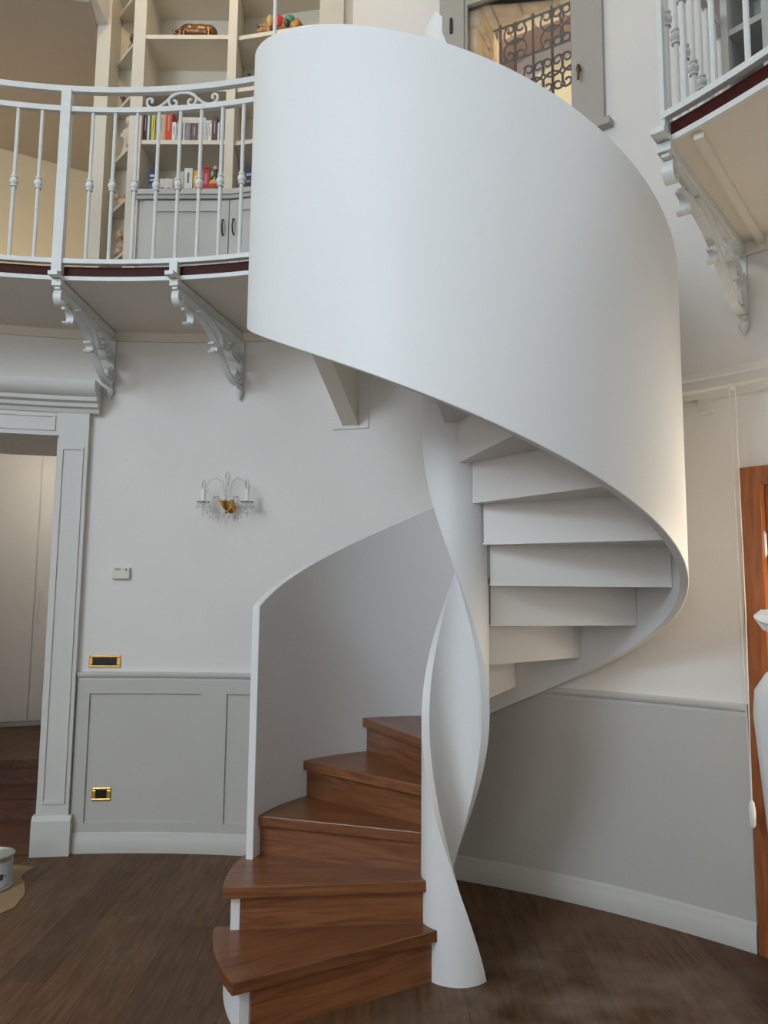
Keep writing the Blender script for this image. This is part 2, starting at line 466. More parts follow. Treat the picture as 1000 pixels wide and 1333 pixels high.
# hall behind the doorway: steps, floor, fitted wardrobe
st = thing('hall_steps', 'reddish brown wooden steps rising through the white doorway', 'steps', (-2.4, 5.4, 0))
def radial_box(mb, r0, r1, a0, a1, z0, z1): mb.arc(WX, WY, r0, r1, a0, a1, z0, z1, 4)
q = MB(); radial_box(q, WR + TH, WR + TH + .05, 97.5, 116, 0, .175); part(q, 'riser', 'hall', st)
q = MB(); radial_box(q, WR + TH - .02, WR + TH + .33, 97.5, 116, .155, .18); part(q, 'tread', 'hall', st)
q = MB(); radial_box(q, WR + TH + .30, WR + TH + .35, 97.5, 116, .18, .335); part(q, 'riser', 'hall', st)
q = MB(); radial_box(q, WR - .02, WR + TH, DL0, DL1, -.012, .004); part(q, 'threshold', 'hall', st)
mb = MB(); mb.arc(WX, WY, WR + TH + .28, WR + 3.6, 94, 140, .30, .36)
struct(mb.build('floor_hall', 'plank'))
mb = MB(); mb.arc(WX, WY, WR + TH, WR + 3.6, 94, 140, 2.98, 3.05)
struct(mb.build('ceiling_hall', 'ceil'))
mb = MB(); mb.arc(WX, WY, WR + 3.5, WR + 3.6, 94, 140, .3, 3.05); mb.arc(WX, WY, WR + TH, WR + 3.6, 95.0, 95.8, 0, 3.05); mb.arc(WX, WY, WR + TH, WR + 3.6, 139, 140, 0, 3.05)
struct(mb.build('wall_hall', 'wall'))
wr = thing('fitted_wardrobe', 'tall white flush wardrobe with slim handle beyond the doorway', 'wardrobe', (-3.3, 7.0, .36))
# wardrobe front runs almost square to the doorway
bx = Matrix.Translation((-3.264, 7.2, 0)) @ Matrix.Rotation(R(22), 4, 'Z')
q = MB(); q.box(-1.7, 1.2, .02, .6, .40, 2.95, bx); part(q, 'carcass', 'closet', wr)
q = MB(); q.box(-1.7, 1.2, .03, .1, .36, .40, bx); part(q, 'plinth', 'closet', wr)
for x0, x1 in ((-1.7, -1.15), (-1.145, -.58), (-.575, -.004), (.004, .56), (.565, 1.2)):
    q = MB(); q.box(x0, x1, 0, .02, .41, 2.93, bx); dd = part(q, 'door', 'closet', wr)
    if x0 in (.004, -1.145):
        q = MB(); hx = x0 + .05; q.box(hx - .008, hx + .008, -.03, -.016, 1.28, 1.60, bx); q.box(hx - .006, hx + .006, -.02, 0, 1.29, 1.31, bx); q.box(hx - .006, hx + .006, -.02, 0, 1.57, 1.59, bx)
        part(q, 'handle', 'steel', dd)

# ---- right wooden door: door_2
d2 = MB(); d2.arc(WX, WY, WR - .03, WR + .12, 43.35, 44.6, 0, DRZ)
door2 = struct(d2.build('door_2', 'door'))
q = MB(); q.arc(WX, WY, WR - .03, WR + .12, DR0, DR0 + 1.2, 0, DRZ); q.arc(WX, WY, WR - .03, WR + .12, DR0 + 1.2, 43.35, 2.10, DRZ); part(q, 'frame', 'door', door2)
q = MB()
lr0, lr1 = WR + .02, WR + .065
for a, b, z0, z1 in ((42.0, 43.3, .01, 2.095), (DR0 + 1.25, DR0 + 2.6, .01, 2.095), (DR0 + 2.6, 42.0, 1.97, 2.095), (DR0 + 2.6, 42.0, .01, .42)):
    q.arc(WX, WY, lr0, lr1, a, b, z0, z1)
leaf = part(q, 'door_leaf', 'door', door2)
q = MB(); 
for a, b, z0, z1 in ((41.55, 42.0, .42, 1.97), (DR0 + 2.6, DR0 + 3.05, .42, 1.97), (DR0 + 3.05, 41.55, 1.91, 1.97), (DR0 + 3.05, 41.55, .42, .48)):
    q.arc(WX, WY, lr0 + .005, lr1 - .01, a, b, z0, z1)
part(q, 'glazing_bead', 'door_in', leaf)
q = MB(); q.arc(WX, WY, lr0 + .02, lr0 + .026, DR0 + 3.05, 41.55, .48, 1.91); part(q, 'glass_pane', 'glass', leaf)
for z in (.25, 1.82):
    q = MB(); c = wp(43.35, z, -.005); q.lathe([(.009, -.05), (.009, .05)], 10, c); q.lathe([(.005, -.062), (.005, .062)], 8, c); part(q, 'hinge', 'steel', door2, 40)
# blind cord hanging from the cornice
bc = thing('blind_cord', 'looped white pull cord with plastic weight hanging beside wooden door', 'cord', (1.63, 3.49, .6))
for off in (-.008, .010):
    q = MB(); q.tube([(1.628 + off, 3.4993 - off, 2.56), (1.633 + off * .8, 3.494 - off * .8, 1.5), (1.634 + off * .1, 3.493, .68)], .003, 6); part(q, 'cord', 'cord', bc, 60)
q = MB(); q.lathe([(.004, .085), (.011, .075), (.015, .04), (.014, -.02), (.008, -.03)], 14, (1.634, 3.492, .60)); w_ = part(q, 'weight', 'sheet', bc, 40)
q = MB(); q.box(1.620, 1.640, 3.49, 3.51, 2.545, 2.56); part(q, 'cord_guide', 'sheet', bc)

# ---- gallery floor, two wings
ga = thing('gallery_balcony', 'curved white gallery floor with dark red edge below the bookcase', 'balcony', (-1.5, 4.4, 3.27))
def gallery(parent, arcpts_in, outer, tail):
    # arcpts_in: function of off giving inner edge points
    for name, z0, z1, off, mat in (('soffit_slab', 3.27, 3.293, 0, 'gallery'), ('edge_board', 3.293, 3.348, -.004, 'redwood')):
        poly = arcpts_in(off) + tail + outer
        q = MB(); q.prism([(p[0], p[1]) for p in poly], z0, z1); part(q, name, mat, parent)
def left_in(off): return [gp(a, 0, off) for a in [126 - i * 1.5 for i in range(36)]] + [gp(72.3, 0, off)]
arcS = [Vector((SX + .975 * math.cos(R(a)), SY + .975 * math.sin(R(a)), 0)) for a in (152, 144, 136, 128, 120, 112, 104)]
outer = [wp(a, 0, .002) for a in (67, 70, 74, 78, 82, 86, 90, 94, 98, 102, 106, 110, 114, 118, 122, 126, 130)]
gallery(ga, left_in, outer, arcS)
q = MB(); q.arc(GX, GY, GR - .006, GR + .012, 74.3, 126, 3.268, 3.291, 40); part(q, 'fascia', 'iron_white', ga, 40)
gb = thing('gallery_balcony', 'curved white gallery floor with dark red edge beside the window wall', 'balcony', (2.2, 2.4, 3.27))
def right_in(off): return [gp(a, 0, off) for a in [36.0 - i * 2 for i in range(26)]]
outer2 = [wp(a, 0, .002) for a in range(-20, 44, 4)] + [wp(43.9, 0, .002)]
gallery(gb, right_in, outer2, [])
q = MB(); q.arc(GX, GY, GR - .006, GR + .012, 0, 36.0, 3.268, 3.291, 30); part(q, 'fascia', 'iron_white', gb, 40)
ce = gp(36.0, 0); we = wp(43.9, 0); dd_ = (we - ce).normalized(); pp = Vector((-dd_.y, dd_.x, 0))
def stripe(mb, A, B, wdt, z0, z1):
    d = (B - A).normalized(); n = Vector((-d.y, d.x, 0)) * wdt / 2
    mb.prism([(A + n).xy, (A - n).xy, (B - n).xy, (B + n).xy], z0, z1)
q = MB(); stripe(q, ce - pp * .10, we - pp * .10, .035, 3.245, 3.27); part(q, 'soffit_batten', 'gallery', gb)

# ---- railings
bal = MB(); HB = 4.245 - 3.37
bal.lathe([(.0105, 0), (.0105, .40), (.0105, HB)], 8)
ME_BAL = bal.mesh('baluster', 'iron_white', 40)
cl = MB(); cl.lathe([(.011, -.034), (.018, -.032), (.018, -.024), (.012, -.020), (.021, -.010), (.023, 0), (.021, .010), (.012, .020), (.018, .024), (.018, .032), (.011, .034)], 12)
ME_COL = cl.mesh('collar', 'iron_white', 40)
RO_G = .022
def baluster(parent, p):
    b = link('baluster', ME_BAL, parent, (p.x, p.y, 3.37)); c = link('collar', ME_COL, b, (p.x, p.y, 3.808)); return b
def hbar(mb, a0, a1, z0, z1, w):
    mb.arc(GX, GY, GR - RO_G - w / 2, GR - RO_G + w / 2, a0, a1, z0, z1)
def post(parent, p, ang, w=.052, z0=3.30, z1=4.36):
    q = MB(); q.box(-w / 2, w / 2, -w / 2, w / 2, z0, z1, Matrix.Translation(p) @ Matrix.Rotation(R(ang), 4, 'Z')); return part(q, 'post', 'iron_white', parent)
ra = thing('gallery_railing', 'white iron railing with scroll crest in front of the bookcase', 'railing', gp(86, 3.36))
for z0, z1, w, nm in ((4.352, 4.385, .034, 'handrail'), (4.235, 4.265, .03, 'upper_rail'), (3.352, 3.378, .03, 'bottom_rail')):
    q = MB(); hbar(q, 74.4, 122, z0, z1, w); part(q, nm, 'iron_white', ra, 40)
for a in (108.3, 106.0, 103.7, 101.45, 99.19, 96.91, 91.98, 89.75, 87.5, 85.3, 83.08, 80.89, 78.68, 76.46): baluster(ra, gp(a, 0, RO_G))
post(ra, gp(94.6, 0, RO_G), 94.6); post(ra, gp(113, 0, RO_G), 113)
q = MB(); p = gp(83.05, 0, RO_G); q.box(-.022, .022, -.022, .022, 3.29, 3.36, Matrix.Translation(p) @ Matrix.Rotation(R(83.05), 4, 'Z')); part(q, 'post_stub', 'iron_white', ra)
# scroll crest: s = arc metres along the railing, h above the upper rail
def spiral(cx, cy, r0, r1, t0, t1, n=22):
    return [(cx + (r0 + (r1 - r0) * i / n) * math.cos(R(t0 + (t1 - t0) * i / n)), cy + (r0 + (r1 - r0) * i / n) * math.sin(R(t0 + (t1 - t0) * i / n))) for i in range(n + 1)]
def bez(*p, n=14):
    out = []
    for i in range(n + 1):
        t = i / n; u = 1 - t
        out.append((u**3 * p[0][0] + 3 * u * u * t * p[1][0] + 3 * u * t * t * p[2][0] + t**3 * p[3][0], u**3 * p[0][1] + 3 * u * u * t * p[1][1] + 3 * u * t * t * p[2][1] + t**3 * p[3][1]))
    return out
def crest(parent, ac):
    for sgn in (-1, 1):
        pts = bez((0, .086), (.075, .086), (.085, .03), (.140, .008)) + bez((.140, .008), (.175, -.002), (.205, .012), (.205, .04))[1:] + spiral(.185, .045, .020, .009, -10, 250)[1:]
        pts2 = bez((.0, .0855), (.05, .0855), (.085, .068), (.078, .036)) + spiral(.050, .030, .028, .010, 10, -290)[1:]
        for P_, w in ((pts, .020), (pts2, .016)):
            path = []
            for s_, h_ in P_:
                a = ac - math.degrees(sgn * s_ / (GR - RO_G)); g = gp(a, 4.262 + h_, RO_G); path.append(g)
            q = MB(); q.tube(path, .0078, 8); part(q, 'scroll', 'iron_white', parent, 60)
crest(ra, 82.95)
rb = thing('gallery_railing', 'white iron railing with turned collars on gallery beside the window wall', 'railing', gp(30, 3.36))
for z0, z1, w, nm in ((4.352, 4.385, .034, 'handrail'), (4.235, 4.265, .03, 'upper_rail'), (3.352, 3.378, .03, 'bottom_rail')):
    q = MB(); hbar(q, 0, 36.2, z0, z1, w); part(q, nm, 'iron_white', rb, 40)
A_ = gp(36.2, 0, RO_G); B_ = wp(43.9, 0, 0)
for z0, z1, w, nm in ((4.352, 4.385, .034, 'handrail'), (4.235, 4.265, .03, 'upper_rail'), (3.352, 3.378, .03, 'bottom_rail')):
    q = MB(); stripe(q, A_, B_, w, z0, z1); part(q, nm, 'iron_white', rb)
post(rb, A_, 36.2, .022)
for a in (34.6, 32.49, 30.13, 27.9, 25.7, 23.5, 21.3): baluster(rb, gp(a, 0, RO_G))
for t in (.062, .165, .268, .372, .475, .58, .685, .79, .895): baluster(rb, A_ + (B_ - A_) * t)

# ---- scroll brackets under the gallery
def bracket(F_, W_, label, group, sc_=1.0):
    F_, W_ = Vector(F_), Vector(W_); F_.z = W_.z = 0
    d = (F_ - W_); L = d.length; d.normalize(); side = Vector((-d.y, d.x, 0))
    t = thing('scroll_bracket', label, 'bracket', (W_.x, W_.y, 2.9), group)
    def pt(u, v): return Vector((W_.x + d.x * u * L, W_.y + d.y * u * L, 3.265 + v * sc_))
    wd = .042
    q = MB(); q.flatbar([pt(0, -.02), pt(1.0, -.02)], side, .05, .035); q.flatbar([pt(0, -.045), pt(.985, -.045)], side, .03, .014); part(q, 'top_bar', 'iron_white', t)
    q = MB(); q.flatbar([pt(.96, .012), pt(1.06, .012)], side, .05, .022); part(q, 'end_block', 'iron_white', t)
    S_ = L / 1.0
    def path(pp): return [pt(u, v) for u, v in pp]
    k = 1 / L
    def spir(u, v, r0, r1, t0, t1, n=18): return [(u + (a - u) * k, b) for a, b in spiral(u, v, r0, r1, t0, t1, n)]
    for pp in (
        spir(.93, -.095, .05, .016, 80, -250),                                             # small front curl
        spir(.82, -.165, .055, .028, 60, 300) ,                                            # hook of the long S
        bez((.82 + .03 * k, -.115), (.70, -.10), (.56, -.10), (.40, -.20)) + bez((.40, -.20), (.28, -.275), (.2, -.36), (.07, -.35))[1:] + bez((.07, -.35), (.01, -.34), (.02, -.22), (.06, -.15))[1:],
        spir(.47, -.235, .04, .014, 60, 330),                                              # outward curl
        spir(.16, -.17, .075, .02, 200, -250), spir(.26, -.12, .05, .018, 0, -290),        # inner rosettes
        spir(.11, -.28, .045, .014, 120, 480),
        bez((.66, -.06), (.5, -.07), (.36, -.09), (.34, -.2)),
    ):
        q = MB(); q.flatbar(path(pp), side, wd, .012); part(q, 'scroll', 'iron_white', t, 40)
    q = MB(); q.flatbar([pt(.012, -.03), pt(.012, -.38)], side, .04, .014); part(q, 'wall_bar', 'iron_white', t)
    q = MB(); c = pt(.03, -.385)
    q.lathe([(.004, -.055), (.022, -.02), (.026, .0), (.014, .02), (.022, .035), (.008, .045)], 10, c)
    part(q, 'finial', 'iron_white', t, 40)
    return t
bracket(gp(94.6, 0, .03), wp(95.45), 'white scroll bracket above the corner of the doorway cornice', None)
bracket(gp(83.05, 0, .03), wp(84.2), 'white scroll bracket between crystal sconce and gallery soffit', None)
bracket(gp(36.2, 0, .03), wp(43.9), 'white scroll bracket under the railing corner beside the window wall', None)

# boxed steel support of the stair landing
lb = thing('landing_support', 'boxed tapering landing support fixed to wall plate behind the stair', 'support', wp(74.4, 2.63))
Wc = wp(74.4, 0); inn = Vector((-math.cos(R(74.4)), -math.sin(R(74.4)), 0)); tang = Vector((inn.y, -inn.x, 0))
def lp(u, s_, z): return Wc + inn * u + tang * s_ + Vector((0, 0, z))
q = MB()
vs = []
for s_ in (-.045, .050):
    for u, z in ((.012, 2.635), (.66, 2.97), (.66, 3.265), (.012, 3.265)): vs.append(lp(u, s_, z))
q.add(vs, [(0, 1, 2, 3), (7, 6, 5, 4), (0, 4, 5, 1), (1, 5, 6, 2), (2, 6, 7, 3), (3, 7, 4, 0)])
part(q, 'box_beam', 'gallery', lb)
q = MB(); vs = []
for s_ in (-.055, -.045):
    for u, z in ((.012, 2.628), (.66, 2.963), (.66, 2.99), (.012, 2.655)): vs.append(lp(u, s_, z))
q.add(vs, [(0, 1, 2, 3), (7, 6, 5, 4), (0, 4, 5, 1), (1, 5, 6, 2), (2, 6, 7, 3), (3, 7, 4, 0)])
part(q, 'edge_flange', 'gallery', lb)
q = MB(); vs = []
for u in (0, .012):
    for s_, z in ((-.12, 2.615), (.12, 2.615), (.12, 3.2), (-.12, 3.2)): vs.append(lp(u, s_, z))
q.add(vs, [(0, 1, 2, 3), (7, 6, 5, 4), (0, 4, 5, 1), (1, 5, 6, 2), (2, 6, 7, 3), (3, 7, 4, 0)])
part(q, 'wall_plate', 'wall', lb)

# ================================================================== SPIRAL STAIR
stair = thing('spiral_staircase', 'white spiral staircase with brown oak treads and sweeping solid guard', 'staircase', (SX, SY, 0))
NO = .053
CX_, CY_, RC = .320, SY, .148
def step_obj(name, mb, mat, k, parent=None, smooth=None):
    o = mb if isinstance(mb, bpy.types.Mesh) else mb.mesh(name, mat, smooth)
    return link(name, o, parent or stair, (SX, SY, 0), R(A0 - k * DA))
def tread_poly(Rout, rin=.135, back=3.0, n=10, no=NO, boff=None):
    a_n = math.degrees(math.asin(no / Rout)); pts = [(rin, no)]
    for i in range(n + 1):
        a = a_n + (-DA - back - a_n) * i / n; pts.append((Rout * math.cos(R(a)), Rout * math.sin(R(a))))
    a = -DA - (back if boff is None else math.degrees(math.asin(boff / rin)))
    pts.append((rin * math.cos(R(a)), rin * math.sin(R(a))))
    pts.append((rin * math.cos(R(a / 2)), rin * math.sin(R(a / 2))))
    return pts
for k in range(1, 19):
    zt = Z0 + k * RHO
    Rout = {1: 1.019, 2: .985}.get(k, RP - .001)
    th = .046
    if k >= 6: zt += .030; th = .028
    q = MB(); q.prism(tread_poly(Rout, back=1.0 if k < 18 else 0), zt - th, zt)
    tr = step_obj('tread', q, 'tread', k)
    if k <= 5: bevel(tr, .004, 2)
    zlow = 0 if k == 1 else Z0 + (k - 1) * RHO + (.030 if k - 1 >= 6 else 0)
    rin = .14
    ro = {1: .935, 2: .915}.get(k, RP - .004 if k <= 6 else RP - .04)
    q = MB(); q.box(rin, ro, .003, .026, zlow, zt - th); step_obj('riser', q, 'tread', k)
    if k >= 2:
        zb = zlow - (.05 if k - 1 < 6 else .029) - .006
        a_b = -math.degrees(math.asin(.045 / .9))
        q = MB(); q.box(rin, RP - .004, -.045, .003, zb if k > 2 else .0, zt - th - .0005); step_obj('riser_back', q, 'stair_in', k)
    if k >= 2:
        q = MB(); q.prism(tread_poly(RP - .002, .14, 2.6, no=-.040, boff=.043), zt - th - .004, zt - th - .0002); step_obj('tread_soffit', q, 'stair_in', k)
# solid guard panel
TH0, TH1 = 65.0, 430.0
def ztop(t): return ZT0 + SLOPE * t
def zbot(t): return ZB0 + SLOPE * t
q = MB(); n = 240; vs = []; fs = []
for i in range(n + 1):
    t = TH0 + (TH1 - TH0) * i / n; a = R(A0 - t); c, s_ = math.cos(a), math.sin(a)
    for r_, z in ((RP, zbot(t)), (RO, zbot(t)), (RO, ztop(t)), (RP, ztop(t))): vs.append((SX + r_ * c, SY + r_ * s_, z))
fs = [(0, 1, 2, 3), tuple(4 * n + j for j in (3, 2, 1, 0))]
for i in range(n):
    for j in range(4): fs.append((4 * i + j, 4 * i + 4 + j, 4 * i + 4 + (j + 1) % 4, 4 * i + (j + 1) % 4))
q.add(vs, fs)
gd = bevel(part(q, 'guard_panel', 'stair', stair, 40), .003, 2)
# white skirts under the two lowest treads
for k, r0, r1, z0, z1, ta, tb in ((1, .935, .972, 0, Z0 + RHO - .046, 23.4, 45.5), (2, .915, .952, Z0 + RHO, Z0 + 2 * RHO - .046, 46.2, 66.5), (2, .915, .952, 0, Z0 + RHO - .05, 45.6, 66.5)):
    q = MB(); q.arc(SX, SY, r0, r1, A0 - tb, A0 - ta, z0, z1, 14); part(q, 'skirt', 'stair', stair, 40)
# twisted half-shell column
q = MB(); n = 260; mseg = 18; ZTIP = 4.37
def centre(z):
    if z < 2.35: return 174.5 - 142 * (z - .411)
    c0 = 174.5 - 142 * (2.35 - .411)
    u = (z - 2.35) / (4.2 - 2.35)
    return c0 + (-160 - c0) * min(u, 1.0)
def width(z):
    return 180 if z < 3.6 else 180 - 96 * min(1, (z - 3.6) / .6)
rows = []
for i in range(n + 1):
    z = 4.30 * i / n; c = centre(z); w = width(z); ring = []
    for j in range(mseg + 1):
        f = j / mseg; a = R(c - w / 2 + w * f)
        zz = z
        if i >= n - 12:
            tip = 4.20 + .10 * (1 - (.85 - f) / .85 if f < .85 else 1 - (f - .85) / .35)
            zz = 4.30 * (n - 12) / n + (tip - 4.30 * (n - 12) / n) * (i - (n - 12)) / 12
        ring.append((a, zz))
    rows.append(ring)
vs = []; TC = .034
for ring in rows:
    for a, z in ring: vs.append((CX_ + RC * math.cos(a), CY_ + RC * math.sin(a), z))
    for a, z in ring: vs.append((CX_ + (RC - TC) * math.cos(a), CY_ + (RC - TC) * math.sin(a), z))
w2 = 2 * (mseg + 1); fs = []
for i in range(n):
    for j in range(mseg):
        fs.append((i * w2 + j, i * w2 + j + 1, (i + 1) * w2 + j + 1, (i + 1) * w2 + j))
        o_ = mseg + 1
        fs.append((i * w2 + o_ + j + 1, i * w2 + o_ + j, (i + 1) * w2 + o_ + j, (i + 1) * w2 + o_ + j + 1))
    for j in (0, mseg): fs.append((i * w2 + j, i * w2 + mseg + 1 + j, (i + 1) * w2 + mseg + 1 + j, (i + 1) * w2 + j))
for j in range(mseg):
    fs.append((j, j + 1, mseg + 2 + j, mseg + 1 + j)); b_ = n * w2
    fs.append((b_ + j, b_ + j + 1, b_ + mseg + 2 + j, b_ + mseg + 1 + j))
q.add(vs, fs); part(q, 'twisted_column', 'stair', stair, 50)

# slim pole at the head of the stair
q = MB(); q.lathe([(.011, FLOOR2), (.011, 6.6)], 10, (-.655, 4.06, 0))
pole = q.build('slim_pole', 'stair', None, 40); tag(pole, 'slim white upright pole rising behind the guard at the stair head', 'pole')

# ================================================================== BOOKCASE ON THE LEFT GALLERY
bk = thing('bookcase', 'built-in cream bookcase with cabinets behind the gallery railing', 'bookcase', (-1.2, 4.95, FLOOR2))
def poly(name, pts, z0, z1, mat='shelf', parent=bk):
    q = MB(); q.prism(pts, z0, z1); return part(q, name, mat, parent)
ZTOP = 6.1
# uprights
poly('upright', [(-2.05, 4.97), (-1.955, 4.97), (-1.955, 5.17), (-2.05, 5.17)], FLOOR2, 6.6)
poly('upright', [(-1.755, 4.86), (-1.665, 4.84), (-1.665, 5.18), (-1.73, 5.18)], FLOOR2, ZTOP)
poly('upright', [(-1.095, 4.825), (-1.035, 4.825), (-1.055, 5.15), (-1.075, 5.15)], 4.25, ZTOP)
poly('upright', [(-.46, 4.70), (-.30, 4.70), (-.28, 5.2), (-.42, 5.2)], FLOOR2, ZTOP)
poly('upright', [(-.30, 4.72), (-.235, 4.74), (-.235, 5.2), (-.30, 5.2)], FLOOR2, ZTOP)
# backs
poly('back_panel', [(-2.05, 5.17), (-1.0, 5.17), (-1.0, 5.19), (-2.05, 5.19)], FLOOR2, ZTOP)
poly('back_panel', [(-1.06, 5.16), (-.38, 5.03), (-.38, 5.05), (-1.06, 5.18)], FLOOR2, ZTOP)
SH = (5.36, 4.975, 4.59)
for z in SH + (5.76,):
    poly('shelf', [(-1.67, 4.85), (-1.09, 4.845), (-1.07, 5.17), (-1.67, 5.17)], z, z + .03)
    poly('shelf', [(-1.05, 4.86), (-.45, 4.725), (-.41, 5.04), (-1.05, 5.16)], z, z + .03)
for z in (3.84, 4.22, 4.59, 4.975, 5.36, 5.74):
    poly('shelf', [(-1.955, 5.165), (-1.955, 5.12), (-1.745, 4.885), (-1.735, 5.165)], z, z + .025)
# counter and cabinets
poly('counter', [(-1.70, 4.815), (-1.04, 4.80), (-.45, 4.665), (-.41, 5.03), (-1.06, 5.16), (-1.70, 5.17)], 4.215, 4.25, 'cab')
poly('counter_moulding', [(-1.69, 4.83), (-1.045, 4.815), (-.45, 4.68), (-.41, 5.03), (-1.06, 5.16), (-1.69, 5.17)], 4.19, 4.215, 'cab')
poly('cabinet_body', [(-1.665, 4.86), (-1.045, 4.845), (-.45, 4.71), (-.41, 5.03), (-1.06, 5.16), (-1.665, 5.17)], FLOOR2, 4.19, 'cab')
def cab_door(A, B, handle_at):
    A, B = Vector((*A, 0)), Vector((*B, 0)); d = (B - A); L = d.length; d.normalize(); ang = math.atan2(d.y, d.x)
    mt = Matrix.Translation(A) @ Matrix.Rotation(ang, 4, 'Z')
    q = MB()
    z0, z1 = FLOOR2 + .06, 4.18; s_ = .075
    q.box(0, s_, -.02, 0, z0, z1, mt); q.box(L - s_, L, -.02, 0, z0, z1, mt); q.box(s_, L - s_, -.02, 0, z0, z0 + s_, mt); q.box(s_, L - s_, -.02, 0, z1 - s_, z1, mt); q.box(s_, L - s_, -.010, 0, z0 + s_, z1 - s_, mt)
    dr = part(q, 'cabinet_door', 'cab', bk)
    hx = .035 if handle_at < 0 else L - .035
    q = MB(); q.tube([mt @ Vector((hx, -.02, 4.045)), mt @ Vector((hx, -.042, 4.035)), mt @ Vector((hx, -.050, 3.99)), mt @ Vector((hx, -.042, 3.945)), mt @ Vector((hx, -.02, 3.935))], .0055, 8)
    part(q, 'handle', 'wrought', dr, 60)
cab_door((-1.62, 4.858), (-1.05, 4.844), 1)
cab_door((-1.04, 4.843), (-.47, 4.714), -1)

# ---- things on the shelves
def rot(p, a): return Matrix.Translation(p) @ Matrix.Rotation(a, 4, 'Z')
def box_thing(name, label, cat, p, w, d, h, c, group=None, ang=0, band=None, marks=None):
    t = thing(name, label, cat, p, group)
    mt = rot(p, ang)
    q = MB(); q.box(-w / 2, w / 2, 0, d, 0, h, mt); part(q, 'body', colour(c), t)
    if band:
        for (x0, x1, z0, z1, bc) in band:
            q = MB(); q.box(x0 * w - w / 2, x1 * w - w / 2, -.002, .0, z0 * h, z1 * h, mt); part(q, 'print', colour(bc), t)
    return t
# books on the shelf at SH[2]
PXM = 5.62
def bx_at(px): return -1.665 + (px - 190) * (.575 / 108.0)
books = [  # crop x0, x1 (of 180 + x/6.667), height, colour, label
 (72, 104, .195, (.03, .025, .03), 'black book at the start of the row beside the upright'),
 (105, 123, .185, (.62, .62, .60), 'thin pale grey book beside the black one'),
 (124, 139, .20, (.03, .14, .11), 'dark green book beside the yellow one'),
 (140, 170, .20, (.62, .52, .06), 'bright yellow book in the row'),
 (176, 196, .185, (.35, .33, .34), 'grey book right of the yellow one'),
 (197, 214, .18, (.30, .20, .17), 'brown book beside the beige one'),
 (215, 240, .19, (.55, .48, .38), 'beige book left of the orange spine'),
 (241, 260, .195, (.60, .35, .16), 'pale orange book touching the thick red one'),
 (261, 314, .205, (.62, .05, .02), 'thick bright red book in the row'),
 (316, 349, .125, (.70, .68, .64), 'short white book right of the red one'),
 (352, 378, .115, (.50, .48, .45), 'short grey book behind a baluster'),
 (381, 409, .12, (.04, .04, .05), 'short black book under the lying books'),
 (410, 424, .12, (.66, .65, .62), 'narrow white book under the lying books'),
 (425, 475, .12, (.22, .20, .20), 'thick black and white book under the lying books'),
 (480, 532, .12, (.14, .09, .09), 'thick dark brown book under the lying books'),
 (536, 568, .12, (.45, .46, .46), 'grey patterned book under the lying books'),
 (569, 596, .12, (.60, .62, .60), 'white patterned book beside the grey one'),
 (597, 624, .12, (.52, .55, .54), 'pale green patterned book under the lying books'),
 (625, 655, .12, (.66, .66, .63), 'white book at the end of the short row'),
 (658, 700, .165, (.08, .05, .05), 'dark brown book right of the short white books'),
 (704, 722, .125, (.62, .60, .58), 'short white book beside the dark brown one'),
 (726, 744, .16, (.28, .28, .30), 'grey book beside the navy one'),
 (745, 772, .185, (.04, .05, .10), 'navy book near the bookcase divider'),
 (773, 790, .19, (.50, .30, .05), 'yellow and red book against the bookcase divider'),
]
zs = SH[2] + .03
for x0, x1, h_, c, lab in books:
    xa, xb = bx_at(180 + x0 / 6.667), bx_at(180 + x1 / 6.667)
    w = max(.008, xb - xa - .001); xm = (xa + xb) / 2; h_ *= 1.16
    t = thing('book', lab, 'book', (xm, 4.875, zs), 'books on the middle shelf')
    d_ = .11 + random.random() * .03
    q = MB(); q.box(xm - w / 2, xm - w / 2 + .0022, 4.875, 4.875 + d_, zs, zs + h_); q.box(xm + w / 2 - .0022, xm + w / 2, 4.875, 4.875 + d_, zs, zs + h_); q.box(xm - w / 2, xm + w / 2, 4.872, 4.875, zs, zs + h_)
    part(q, 'cover', colour(c), t)
    q = MB(); q.box(xm - w / 2 + .0022, xm + w / 2 - .0022, 4.875, 4.875 + d_ - .006, zs + .002, zs + h_ - .004); part(q, 'pages', colour((.66, .62, .52)), t)
    if w > .016:
        q = MB(); lt = (.38, .36, .32) if sum(c) < 1 else (.2, .17, .15)
        q.box(xm - w * .10, xm + w * .10, 4.8705, 4.872, zs + h_ * .35, zs + h_ * .8); part(q, 'spine_print', colour(lt), t)
for i, (x0, x1, c, lab) in enumerate(((392, 650, (.58, .55, .50), 'cream book lying flat along the short books'), (400, 600, (.62, .60, .58), 'smaller pale book lying on top of the cream book'))):
    xa, xb = bx_at(180 + x0 / 6.667), bx_at(180 + x1 / 6.667); z = zs + .1405 + i * .0205
    t = thing('book', lab, 'book', ((xa + xb) / 2, 4.9, z), 'books on the middle shelf')
    q = MB(); q.box(xa, xb, 4.875, 4.995, z, z + .003); q.box(xa, xb, 4.875, 4.995, z + .017, z + .02); q.box(xa, xb, 4.872, 4.875, z, z + .02); part(q, 'cover', colour(c), t)
    q = MB(); q.box(xa + .003, xb - .003, 4.875, 4.992, z + .003, z + .017); part(q, 'pages', colour((.7, .66, .56)), t)
